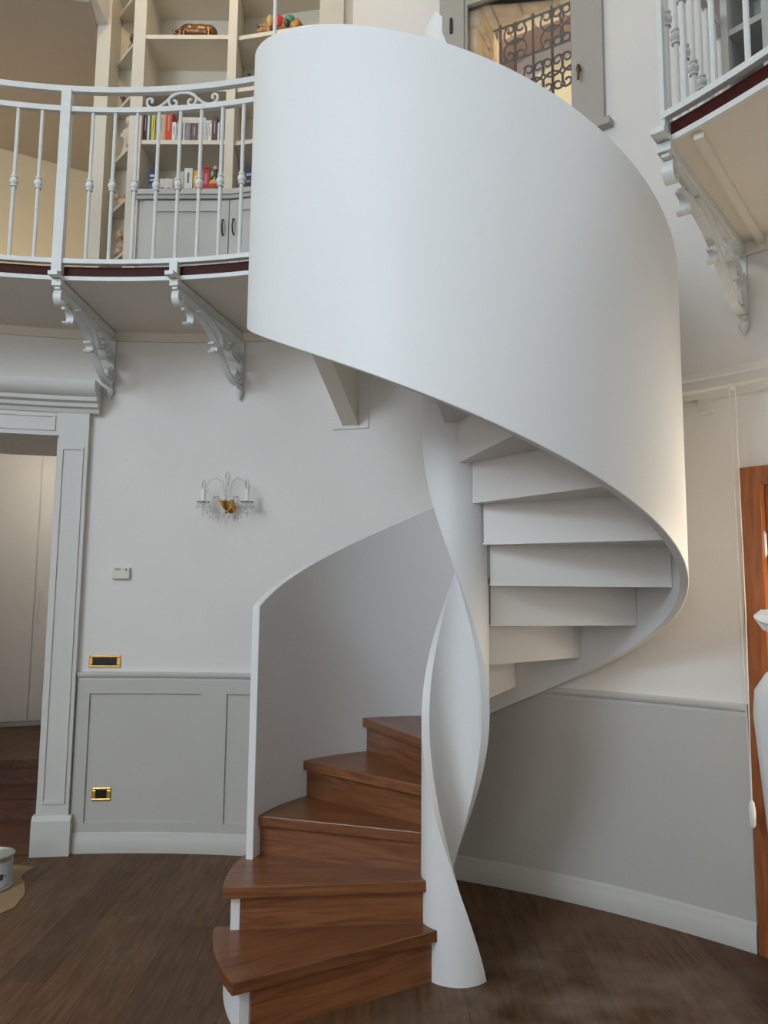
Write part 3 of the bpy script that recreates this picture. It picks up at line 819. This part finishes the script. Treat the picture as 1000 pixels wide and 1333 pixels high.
# things on the counter
zc = 4.25
def cx_at(cr): return -1.615 + (180 + cr / 6.667 - 190) * (.572 / 110.0)
box_thing('carton', 'dark blue carton with pale lettering at the end of the counter', 'box', (cx_at(115), 4.845, zc), .048, .05, 0.165, (.02, .035, .10), band=[(.2, .8, .62, .72, (.6, .62, .65)), (.2, .8, .45, .52, (.5, .55, .6)), (.1, .9, .05, .3, (.03, .14, .30))])
for cr, lab in ((215, 'round cream pot nearest the blue carton'), (285, 'round cream pot behind the white packets')):
    q = MB(); q.lathe([(.014, 0), (.022, .008), (.0265, .035), (.0265, .075), (.022, .09), (.016, .1), (.016, .108), (.019, .114), (.015, .134), (.006, .142)], 18, (cx_at(cr), 4.93, zc))
    tag(q.build('lidded_pot', colour((.58, .52, .42)), None, 40), lab, 'pot', 'cream pots on the counter')
box_thing('packet', 'wide white packet in front of the cream pots', 'box', (cx_at(245), 4.830, zc), .085, .05, 0.082, (.62, .59, .55), band=[(.1, .35, .1, .25, (.2, .12, .1)), (.55, .9, .08, .2, (.2, .15, .12))])
box_thing('packet', 'small pale green packet beside the cream pots', 'box', (cx_at(352), 4.875, zc), .035, .04, 0.158, (.52, .54, .42), band=[(.1, .9, .05, .3, (.08, .08, .08))])
wb = box_thing('carton', 'tall white carton with dark upright lettering', 'box', (cx_at(430), 4.835, zc), .054, .05, 0.161, (.68, .68, .66), band=[(.38, .58, .36 + i * .075, .36 + i * .075 + hh, (.05, .05, .06)) for i, hh in enumerate((.05, .06, .045, .06, .05, .065))] + [(.05, .95, .05, .12, (.42, .46, .55))])
box_thing('carton', 'yellow orange carton next to the white one', 'box', (cx_at(494), 4.845, zc), .040, .05, 0.152, (.66, .36, .06), band=[(.1, .9, .05, .16, (.62, .55, .3)), (.15, .85, .5, .75, (.72, .56, .16))])
box_thing('carton', 'crimson red carton left of the green bottle', 'box', (cx_at(578), 4.845, zc), .044, .05, 0.187, (.42, .03, .05), band=[(.1, .9, .86, .95, (.15, .03, .04)), (.3, .7, .3, .7, (.55, .2, .2))])
box_thing('carton', 'narrow white carton squeezed beside the red one', 'box', (cx_at(618), 4.870, zc), .024, .05, 0.158, (.66, .65, .62))
bt = thing('bottle', 'dark green round bottle with yellow and red label and cork', 'bottle', (cx_at(655), 4.855, zc))
q = MB(); q.lathe([(.036, 0), (.040, .008), (.040, .06), (.036, .085), (.020, .115), (.013, .13), (.013, .15), (.015, .153), (.015, .16)], 18, (cx_at(655), 4.855, zc)); part(q, 'glass_body', colour((.03, .055, .02), .12), bt, 40)
q = MB(); q.lathe([(.0408, .012), (.0408, .045)], 18, (cx_at(655), 4.855, zc)); part(q, 'red_label', colour((.45, .06, .03)), bt, 40)
q = MB(); q.lathe([(.0406, .045), (.0402, .060), (.038, .074)], 18, (cx_at(655), 4.855, zc)); part(q, 'yellow_label', colour((.60, .42, .05)), bt, 40)
q = MB(); q.lathe([(.012, .16), (.014, .165), (.014, .182), (.011, .186)], 12, (cx_at(655), 4.855, zc)); part(q, 'cork', colour((.55, .43, .32)), bt, 40)
box_thing('carton', 'slim dark carton with a white edge by the divider', 'box', (cx_at(758), 4.855, zc), .022, .05, 0.165, (.03, .03, .035), band=[(0, .35, 0, 1, (.6, .6, .58))])
box_thing('carton', 'grey carton between bottle and dark carton', 'box', (cx_at(728), 4.875, zc), .024, .04, 0.145, (.40, .40, .40))
box_thing('carton', 'navy carton right of the bookcase divider', 'box', (-.925, 4.83, zc), .06, .06, .18, (.02, .025, .075), ang=R(-12), band=[(.2, .9, .6, .7, (.3, .32, .4)), (.2, .7, .35, .42, (.35, .3, .25))])
q = MB(); q.lathe([(.02, 0), (.026, .006), (.026, .03), (.018, .04)], 14, (-.868, 4.80, zc)); tag(q.build('small_jar', colour((.5, .38, .3)), None, 40), 'tiny pinkish jar in front of the navy carton', 'jar')
# teal bottles on the right bay
for i, (x, c, hh, lab) in enumerate(((-.955, (.05, .14, .15), .13, 'short dark teal bottle on the right bay shelf'), (-.905, (.12, .33, .36), .17, 'teal bottle with dark red cap on the right bay shelf'), (-.865, (.04, .06, .16), .16, 'navy bottle at the guard end of the right bay shelf'))):
    t = thing('bottle', lab, 'bottle', (x, 4.89, SH[1] + .03), 'bottles on the right bay shelf')
    q = MB(); q.lathe([(.019, 0), (.021, .005), (.021, hh * .6), (.012, hh * .75), (.010, hh * .85)], 14, (x, 4.89, SH[1] + .03)); part(q, 'glass_body', colour(c, .2), t, 40)
    q = MB(); q.lathe([(.012, hh * .85), (.012, hh)], 12, (x, 4.89, SH[1] + .03)); part(q, 'cap', colour((.18, .05, .05) if i else (.03, .04, .05)), t, 40)

def remeshed(name, mb, mat, vox, parent=None):
    o = mb.build(name, mat, parent, 80)
    rm = o.modifiers.new('remesh', 'REMESH'); rm.mode = 'VOXEL'; rm.voxel_size = vox; rm.use_smooth_shade = True
    sm = o.modifiers.new('smooth', 'SMOOTH'); sm.factor = .5; sm.iterations = 4
    return o
def bull(p, L, mat, label, horns, patches=None):
    x, y, z = p
    t = thing('bull_figurine', label, 'figurine', p)
    q = MB()
    q.ball((x + L * .10, y, z + L * .225), L * .36, L * .13, L * .150)
    q.ball((x - L * .12, y, z + L * .24), L * .22, L * .12, L * .150)
    q.ball((x + L * .30, y, z + L * .21), L * .18, L * .13, L * .150)
    q.ball((x - L * .32, y, z + L * .15), L * .14, L * .085, L * .10, mat=Matrix.Rotation(.5, 3, 'Y'))
    q.ball((x - L * .42, y, z + L * .085), L * .08, L * .055, L * .055)
    for dx, dy in ((-.22, -.07), (-.22, .07), (.32, -.08), (.32, .08)):
        q.tube([(x + L * dx, y + L * dy, z + L * .18), (x + L * dx, y + L * dy, z + L * .002)], L * .05, 10)
    q.tube([(x + L * .46, y, z + L * .25), (x + L * .485, y, z + L * .15), (x + L * .47, y, z + L * .05)], L * .018, 8)
    remeshed('body', q, mat, L * .014, t)
    for dy in (-.035, .035):
        q = MB(); q.tube([(x - L * .40, y + L * dy, z + L * .14), (x - L * .455, y + L * dy * 1.6, z + L * .165), (x - L * .49, y + L * dy * 1.5, z + L * .22)], L * .018, 8, lambda u: 1 - .75 * u); part(q, 'horn', horns, t, 60)
        q = MB(); q.ball((x - L * .36, y + L * dy * 2.4, z + L * .145), L * .02, L * .045, L * .018); part(q, 'ear', mat, t, 60)
    if patches:
        for (px, pz, rx, rz, c) in patches:
            q = MB(); q.ball((x + L * px, y - L * .115, z + L * pz), L * rx, L * .035, L * rz); part(q, 'painted_patch', colour(c, .25), t, 60)
    return t
bull((-1.345, 4.905, SH[0] + .03), .32, 'bronze', 'bronze bull figurine with lowered head on the top shelf', 'bronze')
bull((-.745, 4.845, SH[0] + .03), .33, colour((.40, .20, .07), .3), 'colourful painted bull figurine on the top shelf', 'black',
     [(-.2, .24, .07, .14, (.55, .32, .10)), (-.02, .25, .10, .13, (.55, .03, .03)), (.16, .20, .07, .09, (.04, .04, .03)), (.22, .29, .10, .08, (.04, .26, .15)), (.36, .2, .06, .10, (.5, .22, .04))])
# small figures on the corner shelves
def figure(p, h_, mat, label, kind='sit'):
    x, y, z = p; q = MB()
    if kind == 'sit':
        q.ball((x, y, z + h_ * .28), h_ * .24, h_ * .22, h_ * .29); q.ball((x - h_ * .03, y - h_ * .05, z + h_ * .70), h_ * .19, h_ * .18, h_ * .20)
        for s_ in (-1, 1):
            q.ball((x + s_ * h_ * .13, y - h_ * .02, z + h_ * .90), h_ * .07, h_ * .05, h_ * .10); q.ball((x + s_ * h_ * .13, y - h_ * .16, z + h_ * .1), h_ * .09, h_ * .14, h_ * .10)
        q.ball((x - h_ * .03, y - h_ * .21, z + h_ * .65), h_ * .08, h_ * .08, h_ * .07)
    elif kind == 'stand':
        q.ball((x, y, z + h_ * .5), h_ * .13, h_ * .11, h_ * .24); q.ball((x, y, z + h_ * .88), h_ * .11, h_ * .11, h_ * .12)
        for s_ in (-1, 1):
            q.tube([(x + s_ * h_ * .06, y, z + h_ * .4), (x + s_ * h_ * .11, y, z + h_ * .02)], h_ * .06, 8)
            q.tube([(x + s_ * h_ * .11, y, z + h_ * .65), (x + s_ * h_ * .17, y - h_ * .05, z + h_ * .42)], h_ * .045, 8)
        q.ball((x + h_ * .02, y, z + .02 * h_), h_ * .22, h_ * .15, h_ * .03)
    else:
        q.ball((x, y, z + h_ * .35), h_ * .55, h_ * .25, h_ * .33)
        for s_ in (-.45, .0, .42):
            q.ball((x + s_ * h_, y - h_ * .1, z + h_ * .68), h_ * .2, h_ * .19, h_ * .22)
            for e in (-.1, .1): q.ball((x + (s_ + e) * h_, y - h_ * .1, z + h_ * .9), h_ * .05, h_ * .04, h_ * .08)
        q.ball((x, y, z + h_ * .06), h_ * .5, h_ * .28, h_ * .07)
    o = remeshed('figurine', q, mat, h_ * .025); o.location.z += 0
    return tag(o, label, 'figurine')
LS = (3.84, 4.22, 4.59, 4.975, 5.36)
figure((-1.828, 5.06, LS[0] + .026), .23, 'figure', 'speckled brown seated animal figurine on the lowest corner shelf')
figure((-1.832, 5.06, LS[1] + .026), .105, 'figure', 'row of little tan animal heads on a corner shelf', 'group')
figure((-1.812, 5.03, LS[2] + .026), .29, 'figure_pale', 'tall pale standing figurine on a corner shelf', 'stand')
figure((-1.832, 5.06, LS[3] + .026), .10, 'figure_dark', 'dark crouching animal figurine on a corner shelf', 'group')
figure((-1.81, 5.04, LS[4] + .026), .16, 'figure_dark', 'small dark brown seated figurine on the highest corner shelf')

# ================================================================== WINDOW IN THE BACK WALL
w1 = MB()
def wbox(mb, a0, a1, z0, z1, o0, o1): mb.arc(WX, WY, WR + o0, WR + o1, a0, a1, z0, z1)
wbox(w1, 64.45, 66.6, W1Z0 - .02, W1Z1 + .10, -.03, .05); wbox(w1, 52.95, 54.35, W1Z0 - .02, W1Z1 + .10, -.03, .05); wbox(w1, 54.35, 64.45, W1F - .06, W1Z1 + .10, -.03, .05); wbox(w1, 54.35, 64.45, W1Z0 - .02, W1Z0 + .05, -.03, .05)
win1 = struct(w1.build('window_1', 'taupe', None, 40))
q = MB(); wbox(q, 64.2, 65.0, W1Z0 + .05, W1F - .06, -.018, .03); wbox(q, 54.35, 55.45, W1Z0 + .05, W1F - .06, -.018, .03); wbox(q, 55.45, 64.2, W1F - .13, W1F - .06, -.018, .03); wbox(q, 55.45, 64.2, W1Z0 + .05, W1Z0 + .13, -.018, .03)
part(q, 'sash', 'taupe', win1, 40)
q = MB(); wbox(q, 55.45, 64.2, W1Z0 + .13, W1F - .13, .004, .010); part(q, 'pane', 'glass', win1, 40)
q = MB(); wbox(q, 52.4, 67, W1Z0 - .06, W1Z0 - .02, -.06, .02); part(q, 'sill', 'taupe', win1, 40)
hd = wp(54.9, 4.60, .02)
q = MB(); q.ball(hd, .014, .014, .03); q.tube([hd + Vector((-.0, -.012, 0)), hd + Vector((-.01, -.035, -.005)), hd + Vector((-.012, -.036, -.09))], .008, 8); part(q, 'handle', 'bronze', win1, 60)
for z in (5.17,):
    c = wp(65.55, z, .035); q = MB(); q.lathe([(.009, -.05), (.011, -.02), (.009, .05)], 8, c); part(q, 'hinge', 'wrought', win1, 40)
# stone reveal outside the glass, rough blocks
sr = thing('stone_reveal', 'rough sunlit stone blocks lining the outside of the window', 'stonework', wp(65, 4.2, -.3))
rs = random.Random(3)
z = W1Z0 - .05
while z < W1Z1 + .02:
    h_ = rs.uniform(.14, .26); zz = min(z + h_, W1Z1 + .05)
    for side_ in (0, 1):
        p0 = .05
        while p0 < .54:
            p1 = min(.55, p0 + rs.uniform(.16, .3))
            a_edge = (63.6 + rs.uniform(-.25, .25)) if side_ == 0 else (55.3 + rs.uniform(-.2, .2))
            q = MB()
            if side_ == 0: q.arc(WX, WY, WR + p0 + .006, WR + p1 - .006, a_edge, W1B - .02, z + .006, zz - .006, 2)
            else: q.arc(WX, WY, WR + p0 + .006, WR + p1 - .006, W1A + .02, a_edge, z + .006, zz - .006, 2)
            o = part(q, 'stone', 'stone', sr); bevel(o, .018, 3)
            p0 = p1
    z = zz
    if z >= W1Z1: break
a = 55.5
while a < 63.4:
    a2 = min(63.5, a + rs.uniform(1.6, 2.8))
    for p0, p1, zl in ((.046, .31, 5.345), (.31, .55, 5.43)):
        q = MB(); q.arc(WX, WY, WR + p0 + .006, WR + p1 - .006, a + .05, a2 - .05, zl - rs.uniform(0, .03), W1Z1 - .004, 3); bevel(part(q, 'stone', 'stone', sr), .018, 3)
    a = a2
# wrought-iron grille
gr = thing('window_grille', 'dark wrought iron grille with scrolls outside the window', 'grille', wp(59, 4.3, -.42))
GO = .40
def gpt(a, z): return wp(a, z, -GO)
GZ1 = 5.40
bars = [63.1, 61.85, 60.35, 58.8, 57.2, 55.6]
for a in bars:
    q = MB(); q.tube([gpt(a, W1Z0 - .03), gpt(a, GZ1 + .03)], .0095, 8); part(q, 'upright', 'wrought', gr, 60)
for z in (GZ1, 5.14, W1Z0 + .03):
    q = MB(); q.tube([gpt(a, z) for a in [63.9 - .5 * i for i in range(18)]], .0085, 8); part(q, 'crossbar', 'wrought', gr, 60)
def gscroll(ac, zc_, sgn, vs_, s_=1.0):
    pts = [(x, y) for x, y in spiral(.0, .09, .085, .085, -85, 40, 12)] + [(x, y) for x, y in spiral(.045, .125, .05, .014, 40, 330, 20)]
    path = [gpt(ac + math.degrees(sgn * x * s_ / (WR + GO)), zc_ + vs_ * y * s_) for x, y in pts]
    q = MB(); q.tube(path, .0075, 6); part(q, 'scroll', 'wrought', gr, 60)
for a in (61.85, 58.8, 57.2):
    for sg in (-1, 1):
        for zz_, v_ in ((5.25, 1), (5.29, -1)):
            gscroll(a, zz_, sg, v_, .9)
for a in (60.35, 57.2, 58.8):
    for sg in (-1, 1):
        for zz_, v_ in ((4.93, 1), (4.97, -1)): gscroll(a, zz_, sg, v_, .8)
for a, zz_ in ((61.85, 5.27), (58.8, 5.27), (60.35, 4.95), (57.2, 4.95)):
    q = MB(); q.ball(gpt(a, zz_), .02, .02, .02); part(q, 'boss', 'wrought', gr, 60)
# house across the yard
hs = thing('neighbour_house', 'ochre plastered house with brown timber eaves seen through the window', 'house', (3.6, 8.2, 0))
dirw = Vector((math.cos(R(57)), math.sin(R(57)), 0)); tw = Vector((-dirw.y, dirw.x, 0))
hm = Matrix.Translation(Vector((WX, WY, 0)) + dirw * 8.2) @ Matrix.Rotation(R(57 - 90 - 14), 4, 'Z')
q = MB(); q.box(-4.5, 4.5, 0, .4, -1, 8.0, hm); part(q, 'wall', 'ochre', hs)
q = MB(); q.box(-4.5, 4.5, -.02, 0, 8.0, 9.5, hm); part(q, 'upper_wall', 'grey_plaster', hs)
for i in range(9):
    q = MB(); q.box(-4.4 + i * 1.05, -4.25 + i * 1.05, -1.1, .2, 8.1, 8.3, hm); part(q, 'rafter', 'beam', hs)
q = MB(); q.box(-4.7, 4.7, -1.15, .4, 8.3, 8.4, hm); part(q, 'eaves_board', 'beam', hs)
q = MB(); q.box(-4.5, 4.5, -1.0, -.85, 7.85, 8.1, hm); part(q, 'eaves_beam', 'beam', hs)

# ================================================================== RIGHT GALLERY: SHELVES AND WINDOW
bk2 = thing('bookcase', 'white open shelving seen from below behind the corner railing', 'bookcase', wp(39.5, FLOOR2, .15))
for a in (42.6, 40.0, 37.4):
    q = MB(); q.warc(a - .22, a + .22, FLOOR2, 6.2, .0, .34); part(q, 'upright', 'cab', bk2)
q = MB(); q.warc(37.4, 42.6, FLOOR2, 6.2, .0, .015); part(q, 'back_panel', 'cab', bk2, 40)
for a0, a1 in ((37.6, 39.8), (40.2, 42.4)):
    for z in (3.42, 3.80, 4.15, 4.5, 4.85, 5.2, 5.55, 5.9):
        q = MB(); q.warc(a0, a1, z, z + .03, .015, .33); part(q, 'shelf', 'cab', bk2)
w2_ = MB()
wbox(w2_, W2A - .6, W2A + .5, W2Z0 - .04, W2Z1 + .05, -.03, .04); wbox(w2_, W2B - .5, W2B + .6, W2Z0 - .04, W2Z1 + .05, -.03, .04); wbox(w2_, W2A + .5, W2B - .5, W2Z0 - .04, W2Z0 + .04, -.03, .04); wbox(w2_, W2A + .5, W2B - .5, W2Z1 - .04, W2Z1 + .05, -.03, .04)
win2 = struct(w2_.build('window_2', 'cab', None, 40))
q = MB()
wbox(q, W2A + .5, W2A + 1.2, W2Z0 + .04, W2Z1 - .04, -.01, .03); wbox(q, W2B - 1.2, W2B - .5, W2Z0 + .04, W2Z1 - .04, -.01, .03); wbox(q, W2A + 1.2, W2B - 1.2, W2Z0 + .04, W2Z0 + .12, -.01, .03)
part(q, 'sash', 'cab', win2, 40)
q = MB(); wbox(q, W2A + 1.2, W2B - 1.2, W2Z0 + .12, W2Z1 - .04, .005, .011); part(q, 'pane', 'glass', win2, 40)
q = MB(); wbox(q, W2A - .9, W2B + .9, W2Z0 - .08, W2Z0 - .04, -.09, .02); part(q, 'sill', 'cab', win2, 40)

# ================================================================== ON THE WALL
# crystal sconce
def make_sconce(ang_, label):
    sp = wp(ang_, 2.13); inw = Vector((-math.cos(R(ang_)), -math.sin(R(ang_)), 0)); tg = Vector((inw.y, -inw.x, 0))
    if tg.x < 0: tg = -tg
    sco = thing('crystal_sconce', label, 'sconce', sp)
    def s3(x, o_, z): return sp + tg * x + inw * o_ + Vector((0, 0, z))
    q = MB()
    q.lathe([(.035, 0), (.04, .006), (.03, .014), (.012, .02), (.012, .07)], 16, s3(0, 0, 0), inw.to_track_quat('Z', 'Y').to_matrix()); part(q, 'wall_rose', 'gold', sco, 40)
    q = MB(); c = s3(0, .085, 0)
    q.lathe([(.004, -.055), (.012, -.045), (.008, -.035), (.03, -.015), (.038, .01), (.044, .022), (.036, .026), (.02, .02)], 18, c)
    for i in range(8):
        a = i * PI / 4; q.ball(c + Vector((.042 * math.cos(a), .042 * math.sin(a), .028)), .007, .007, .009)
    part(q, 'brass_cup', 'gold', sco, 40)
    def drop(p, L=.03, w=.008):
        q = MB(); p = Vector(p); vs = [p] + [p + Vector((w * math.cos(i * PI / 3), w * math.sin(i * PI / 3), -L * .55)) for i in range(6)] + [p + Vector((0, 0, -L))]
        q.add(vs, [(0, 1 + i, 1 + (i + 1) % 6) for i in range(6)] + [(7, 1 + (i + 1) % 6, 1 + i) for i in range(6)]); return part(q, 'crystal_drop', 'crystal', sco)
    for sx in (-1, 1):
        p_ = [s3(sx * .03, .09, .0), s3(sx * .055, .10, .055), s3(sx * .075, .105, .05), s3(sx * .085, .11, -.02), s3(sx * .11, .115, -.045), s3(sx * .135, .12, -.02), s3(sx * .14, .12, .005)]
        q = MB(); q.tube(p_, .007, 8); part(q, 'glass_arm', 'crystal', sco, 60)
        c = s3(sx * .14, .12, .005)
        q = MB(); q.lathe([(.006, -.004), (.03, .002), (.042, .012), (.04, .015), (.012, .006)], 16, c); part(q, 'drip_dish', 'crystal', sco, 40)
        q = MB(); q.lathe([(.0135, .008), (.0135, .092), (.010, .094)], 12, c); part(q, 'candle_sleeve', 'candle', sco, 40)
        q = MB(); q.lathe([(.006, .09), (.012, .105), (.014, .118), (.009, .140), (.002, .160)], 12, c); part(q, 'candle_bulb', 'crystal', sco, 40)
        for i in range(6):
            a = i * PI / 3; drop(c + Vector((.04 * math.cos(a), .04 * math.sin(a), .01)), .045)
        drop(c + Vector((0, 0, -.005)), .09, .01)
        # upper looping arms
        q = MB(); q.tube([s3(sx * .012, .07, .05), s3(sx * .03, .08, .15), s3(sx * .07, .09, .175), s3(sx * .115, .09, .155), s3(sx * .125, .09, .125)], .0045, 6); part(q, 'glass_arm', 'crystal', sco, 60)
        drop(s3(sx * .125, .09, .125), .05)
        for j in range(5):                                           # bead swags
            u = (j + .5) / 5; q = MB(); q.ball(s3(sx * (.03 + .1 * u), .10, -.035 - .05 * math.sin(PI * u)), .006, n=8, k=6); part(q, 'bead', 'crystal', sco, 60)
    q = MB(); q.lathe([(.008, 0), (.006, .06), (.012, .075), (.005, .095), (.016, .17), (.004, .195)], 12, s3(0, .085, .02)); part(q, 'glass_spire', 'crystal', sco, 40)
    for i, (x_, z_, L) in enumerate(((0, -.055, .075), (.018, -.04, .05), (-.018, -.04, .05), (.05, -.05, .055), (-.05, -.05, .055))): drop(s3(x_, .085, z_), L, .011)
make_sconce(84.8, 'unlit crystal wall sconce with brass cup above the thermostat wall')

def wall_box(a, z, w, h_, d, off=0):
    """matrix of a box centred on the wall: local x along the wall, y into the room"""
    p = wp(a, z, off); i_ = Vector((-math.cos(R(a)), -math.sin(R(a)), 0)); t_ = Vector((0, 0, 1)).cross(i_)
    return Matrix(((t_.x, i_.x, 0, p.x), (t_.y, i_.y, 0, p.y), (0, 0, 1, p.z), (0, 0, 0, 1)))
th = thing('thermostat', 'small cream thermostat on the wall above the brass plate', 'thermostat', wp(93.85, 1.70))
mt = wall_box(93.85, 1.70, 0, 0, 0)
q = MB(); q.box(-.056, .056, -.002, .026, -.038, .038, mt); bevel(part(q, 'case', 'cream', th), .006, 3)
q = MB(); q.box(-.035, .0, .026, .0275, .018, .030, mt); part(q, 'display', colour((.32, .33, .30)), th)
q = MB(); q.box(.028, .04, .026, .029, .016, .028, mt); part(q, 'button', colour((.25, .24, .22)), th)
def plate(a, z, w, h_, iw, ih, label, off):
    t = thing('switch_plate', label, 'switch plate', wp(a, z, off))
    mt = wall_box(a, z, 0, 0, 0, off)
    q = MB()
    q.box(-w / 2, w / 2, 0, .010, ih / 2, h_ / 2, mt); q.box(-w / 2, w / 2, 0, .010, -h_ / 2, -ih / 2, mt); q.box(-w / 2, -iw / 2, 0, .010, -ih / 2, ih / 2, mt); q.box(iw / 2, w / 2, 0, .010, -ih / 2, ih / 2, mt)
    bevel(part(q, 'brass_frame', 'gold', t), .004, 2)
    q = MB(); q.box(-iw / 2 - .002, iw / 2 + .002, 0, .007, -ih / 2 - .002, ih / 2 + .002, mt); part(q, 'insert', 'black', t)
    for j in (-1, 0, 1):
        if iw > .1:
            q = MB(); q.box(j * iw / 3 - iw / 6 + .002, j * iw / 3 + iw / 6 - .002, .007, .009, -ih / 2 + .003, ih / 2 - .003, mt); part(q, 'rocker', 'black', t)
    return t
plate(94.85, 1.147, .195, .078, .145, .048, 'wide polished brass switch plate just above the chair rail', 0)
plate(94.6, .343, .115, .080, .064, .050, 'small polished brass socket plate low on the wainscot panel', .004)

# ================================================================== FLOOR THINGS
# paint can on cardboard
q = MB()
cp = [(-1.985, 4.60), (-2.0, 4.53), (-2.0, 4.47), (-1.985, 4.42), (-1.935, 4.36), (-1.91, 4.30), (-1.87, 4.22), (-1.85, 4.16), (-1.845, 4.10), (-1.83, 4.02), (-1.86, 3.95), (-1.95, 3.84), (-2.2, 3.70), (-2.7, 3.75), (-2.8, 4.3), (-2.5, 4.62), (-2.2, 4.64)]
q.prism(cp, .001, .005)
cb = q.build('cardboard_sheet', 'card'); tag(cb, 'torn brown cardboard sheet on the floor under the paint can', 'cardboard')
can = thing('paint_can', 'white labelled paint can standing on brown cardboard', 'paint can', (-2.08, 4.27, .005))
pc = (-2.08, 4.27, .005)
q = MB(); q.lathe([(.105, 0), (.109, .004), (.109, .012), (.105, .016), (.105, 0.1654), (.108, 0.1685)], 36, pc); part(q, 'body', 'canrim', can, 40)
q = MB(); q.lathe([(.1058, .022), (.1058, 0.1443)], 36, pc); part(q, 'label', 'can', can, 40)
q = MB(); q.lathe([(.112, 0.1661), (.114, 0.1716), (.112, 0.1763), (.100, 0.1763), (.098, 0.1700), (.07, 0.1700)], 36, pc); part(q, 'rim', 'canrim', can, 40)
for a0, a1, z0, z1 in ((-63, -60, .022, 0.1443), (-60, -20, 0.0749, 0.0796), (-170, -63, 0.0718, 0.0757), (-46, -30, 0.0585, 0.0897)):
    q = MB(); q.arc(pc[0], pc[1], .1058, .1064, a0, a1, pc[2] + z0, pc[2] + z1, 6); part(q, 'label_print', 'ink', can)
# dust sheet by the wooden door
ds = thing('dust_sheet', 'white dust sheet draped over a stand in front of the wooden door', 'dust sheet', (1.81, 3.01, 0))
q = MB(); vs = []; fs = []; n = 64
prof_ = [(.262, 0.002), (.275, .25), (.298, .55), (.323, .85), (.343, 1.10), (.335, 1.20), (.29, 1.27), (.20, 1.33), (.10, 1.38), (.05, 1.44), (.035, 1.50)]
for j, (r_, z) in enumerate(prof_):
    for i in range(n):
        a = 2 * PI * i / n
        f = 1 + (.022 * math.sin(9 * a + 1.3) + .014 * math.sin(17 * a + j * .25)) * (1.3 - z / 1.6)
        vs.append((1.81 + r_ * f * math.cos(a), 3.01 + r_ * f * math.sin(a), z))
for j in range(len(prof_) - 1):
    for i in range(n): fs.append((j * n + i, j * n + (i + 1) % n, (j + 1) * n + (i + 1) % n, (j + 1) * n + i))
fs.append(tuple((len(prof_) - 1) * n + i for i in range(n)))
q.add(vs, fs); part(q, 'drape', 'sheet', ds, 60)
q = MB()
pth = [Vector((1.81, 3.01, 1.49)), Vector((1.765, 3.08, 1.48)), Vector((1.71, 3.15, 1.455)), Vector((1.66, 3.21, 1.465)), Vector((1.60, 3.245, 1.485)), Vector((1.572, 3.262, 1.492))]
prof_r = [.03, .05, .062, .05, .036, .008]
vs = []; fs = []; n = 28
dT = (pth[-1] - pth[0]).normalized(); u_ = Vector((0, 0, 1)); w_ = dT.cross(u_).normalized()
for j, p_ in enumerate(pth):
    for i in range(n):
        a = 2 * PI * i / n; rr_ = prof_r[j] * (1 + .22 * math.sin(5 * a + j) + .1 * math.sin(11 * a - j))
        vs.append(p_ + u_ * rr_ * math.cos(a) + w_ * rr_ * math.sin(a))
for j in range(len(pth) - 1):
    for i in range(n): fs.append((j * n + i, j * n + (i + 1) % n, (j + 1) * n + (i + 1) % n, (j + 1) * n + i))
fs += [tuple(range(n)), tuple((len(pth) - 1) * n + i for i in range(n))]
q.add(vs, fs); part(q, 'twisted_corner', 'sheet', ds, 60)
# attic lamp: gives the warm light on the sand-coloured wall
lp_ = thing('floor_lamp', 'low lamp on the attic floor beyond the gallery', 'lamp', (-3.2, 5.75, 3.32))
q = MB(); q.lathe([(.09, 0), (.09, .02), (.012, .03), (.012, .20)], 16, (-3.2, 5.75, 3.32)); part(q, 'base', 'gold', lp_, 40)
q = MB(); q.lathe([(.11, .20), (.07, .36)], 20, (-3.2, 5.75, 3.32)); part(q, 'shade', 'cream', lp_, 40)
pl = bpy.data.lights.new('attic_lamp', 'POINT'); pl.energy = 15; pl.color = (1, .82, .52); pl.shadow_soft_size = .08
po = bpy.data.objects.new('attic_lamp', pl); col.objects.link(po); po.location = (-3.2, 5.75, 3.85)

# added lamps, out of view, to brighten the hall and warm the bookcase
def added_lamp(p, power, colr, label):
    t = thing('added_lamp', label, 'lamp', p)
    q = MB(); q.lathe([(.07, 0), (.07, -.02), (.05, -.03)], 20, p); part(q, 'rose', 'closet', t, 40)
    q = MB(); q.lathe([(.16, -.03), (.15, -.07), (.08, -.11)], 20, p); part(q, 'glass_bowl', 'crystal', t, 40)
    l = bpy.data.lights.new('added_lamp_light', 'POINT'); l.energy = power; l.color = colr; l.shadow_soft_size = .1
    lo = bpy.data.objects.new('added_lamp_light', l); col.objects.link(lo); lo.location = (p[0], p[1], p[2] - .2)
added_lamp((-2.75, 6.3, 2.98), 15, (1, .90, .76), 'added unseen ceiling lamp brightening the hall beyond the doorway')
added_lamp((-1.4, 3.7, 6.6), 34, (1, .78, .50), 'added unseen ceiling lamp warming the bookcase behind the gallery railing')
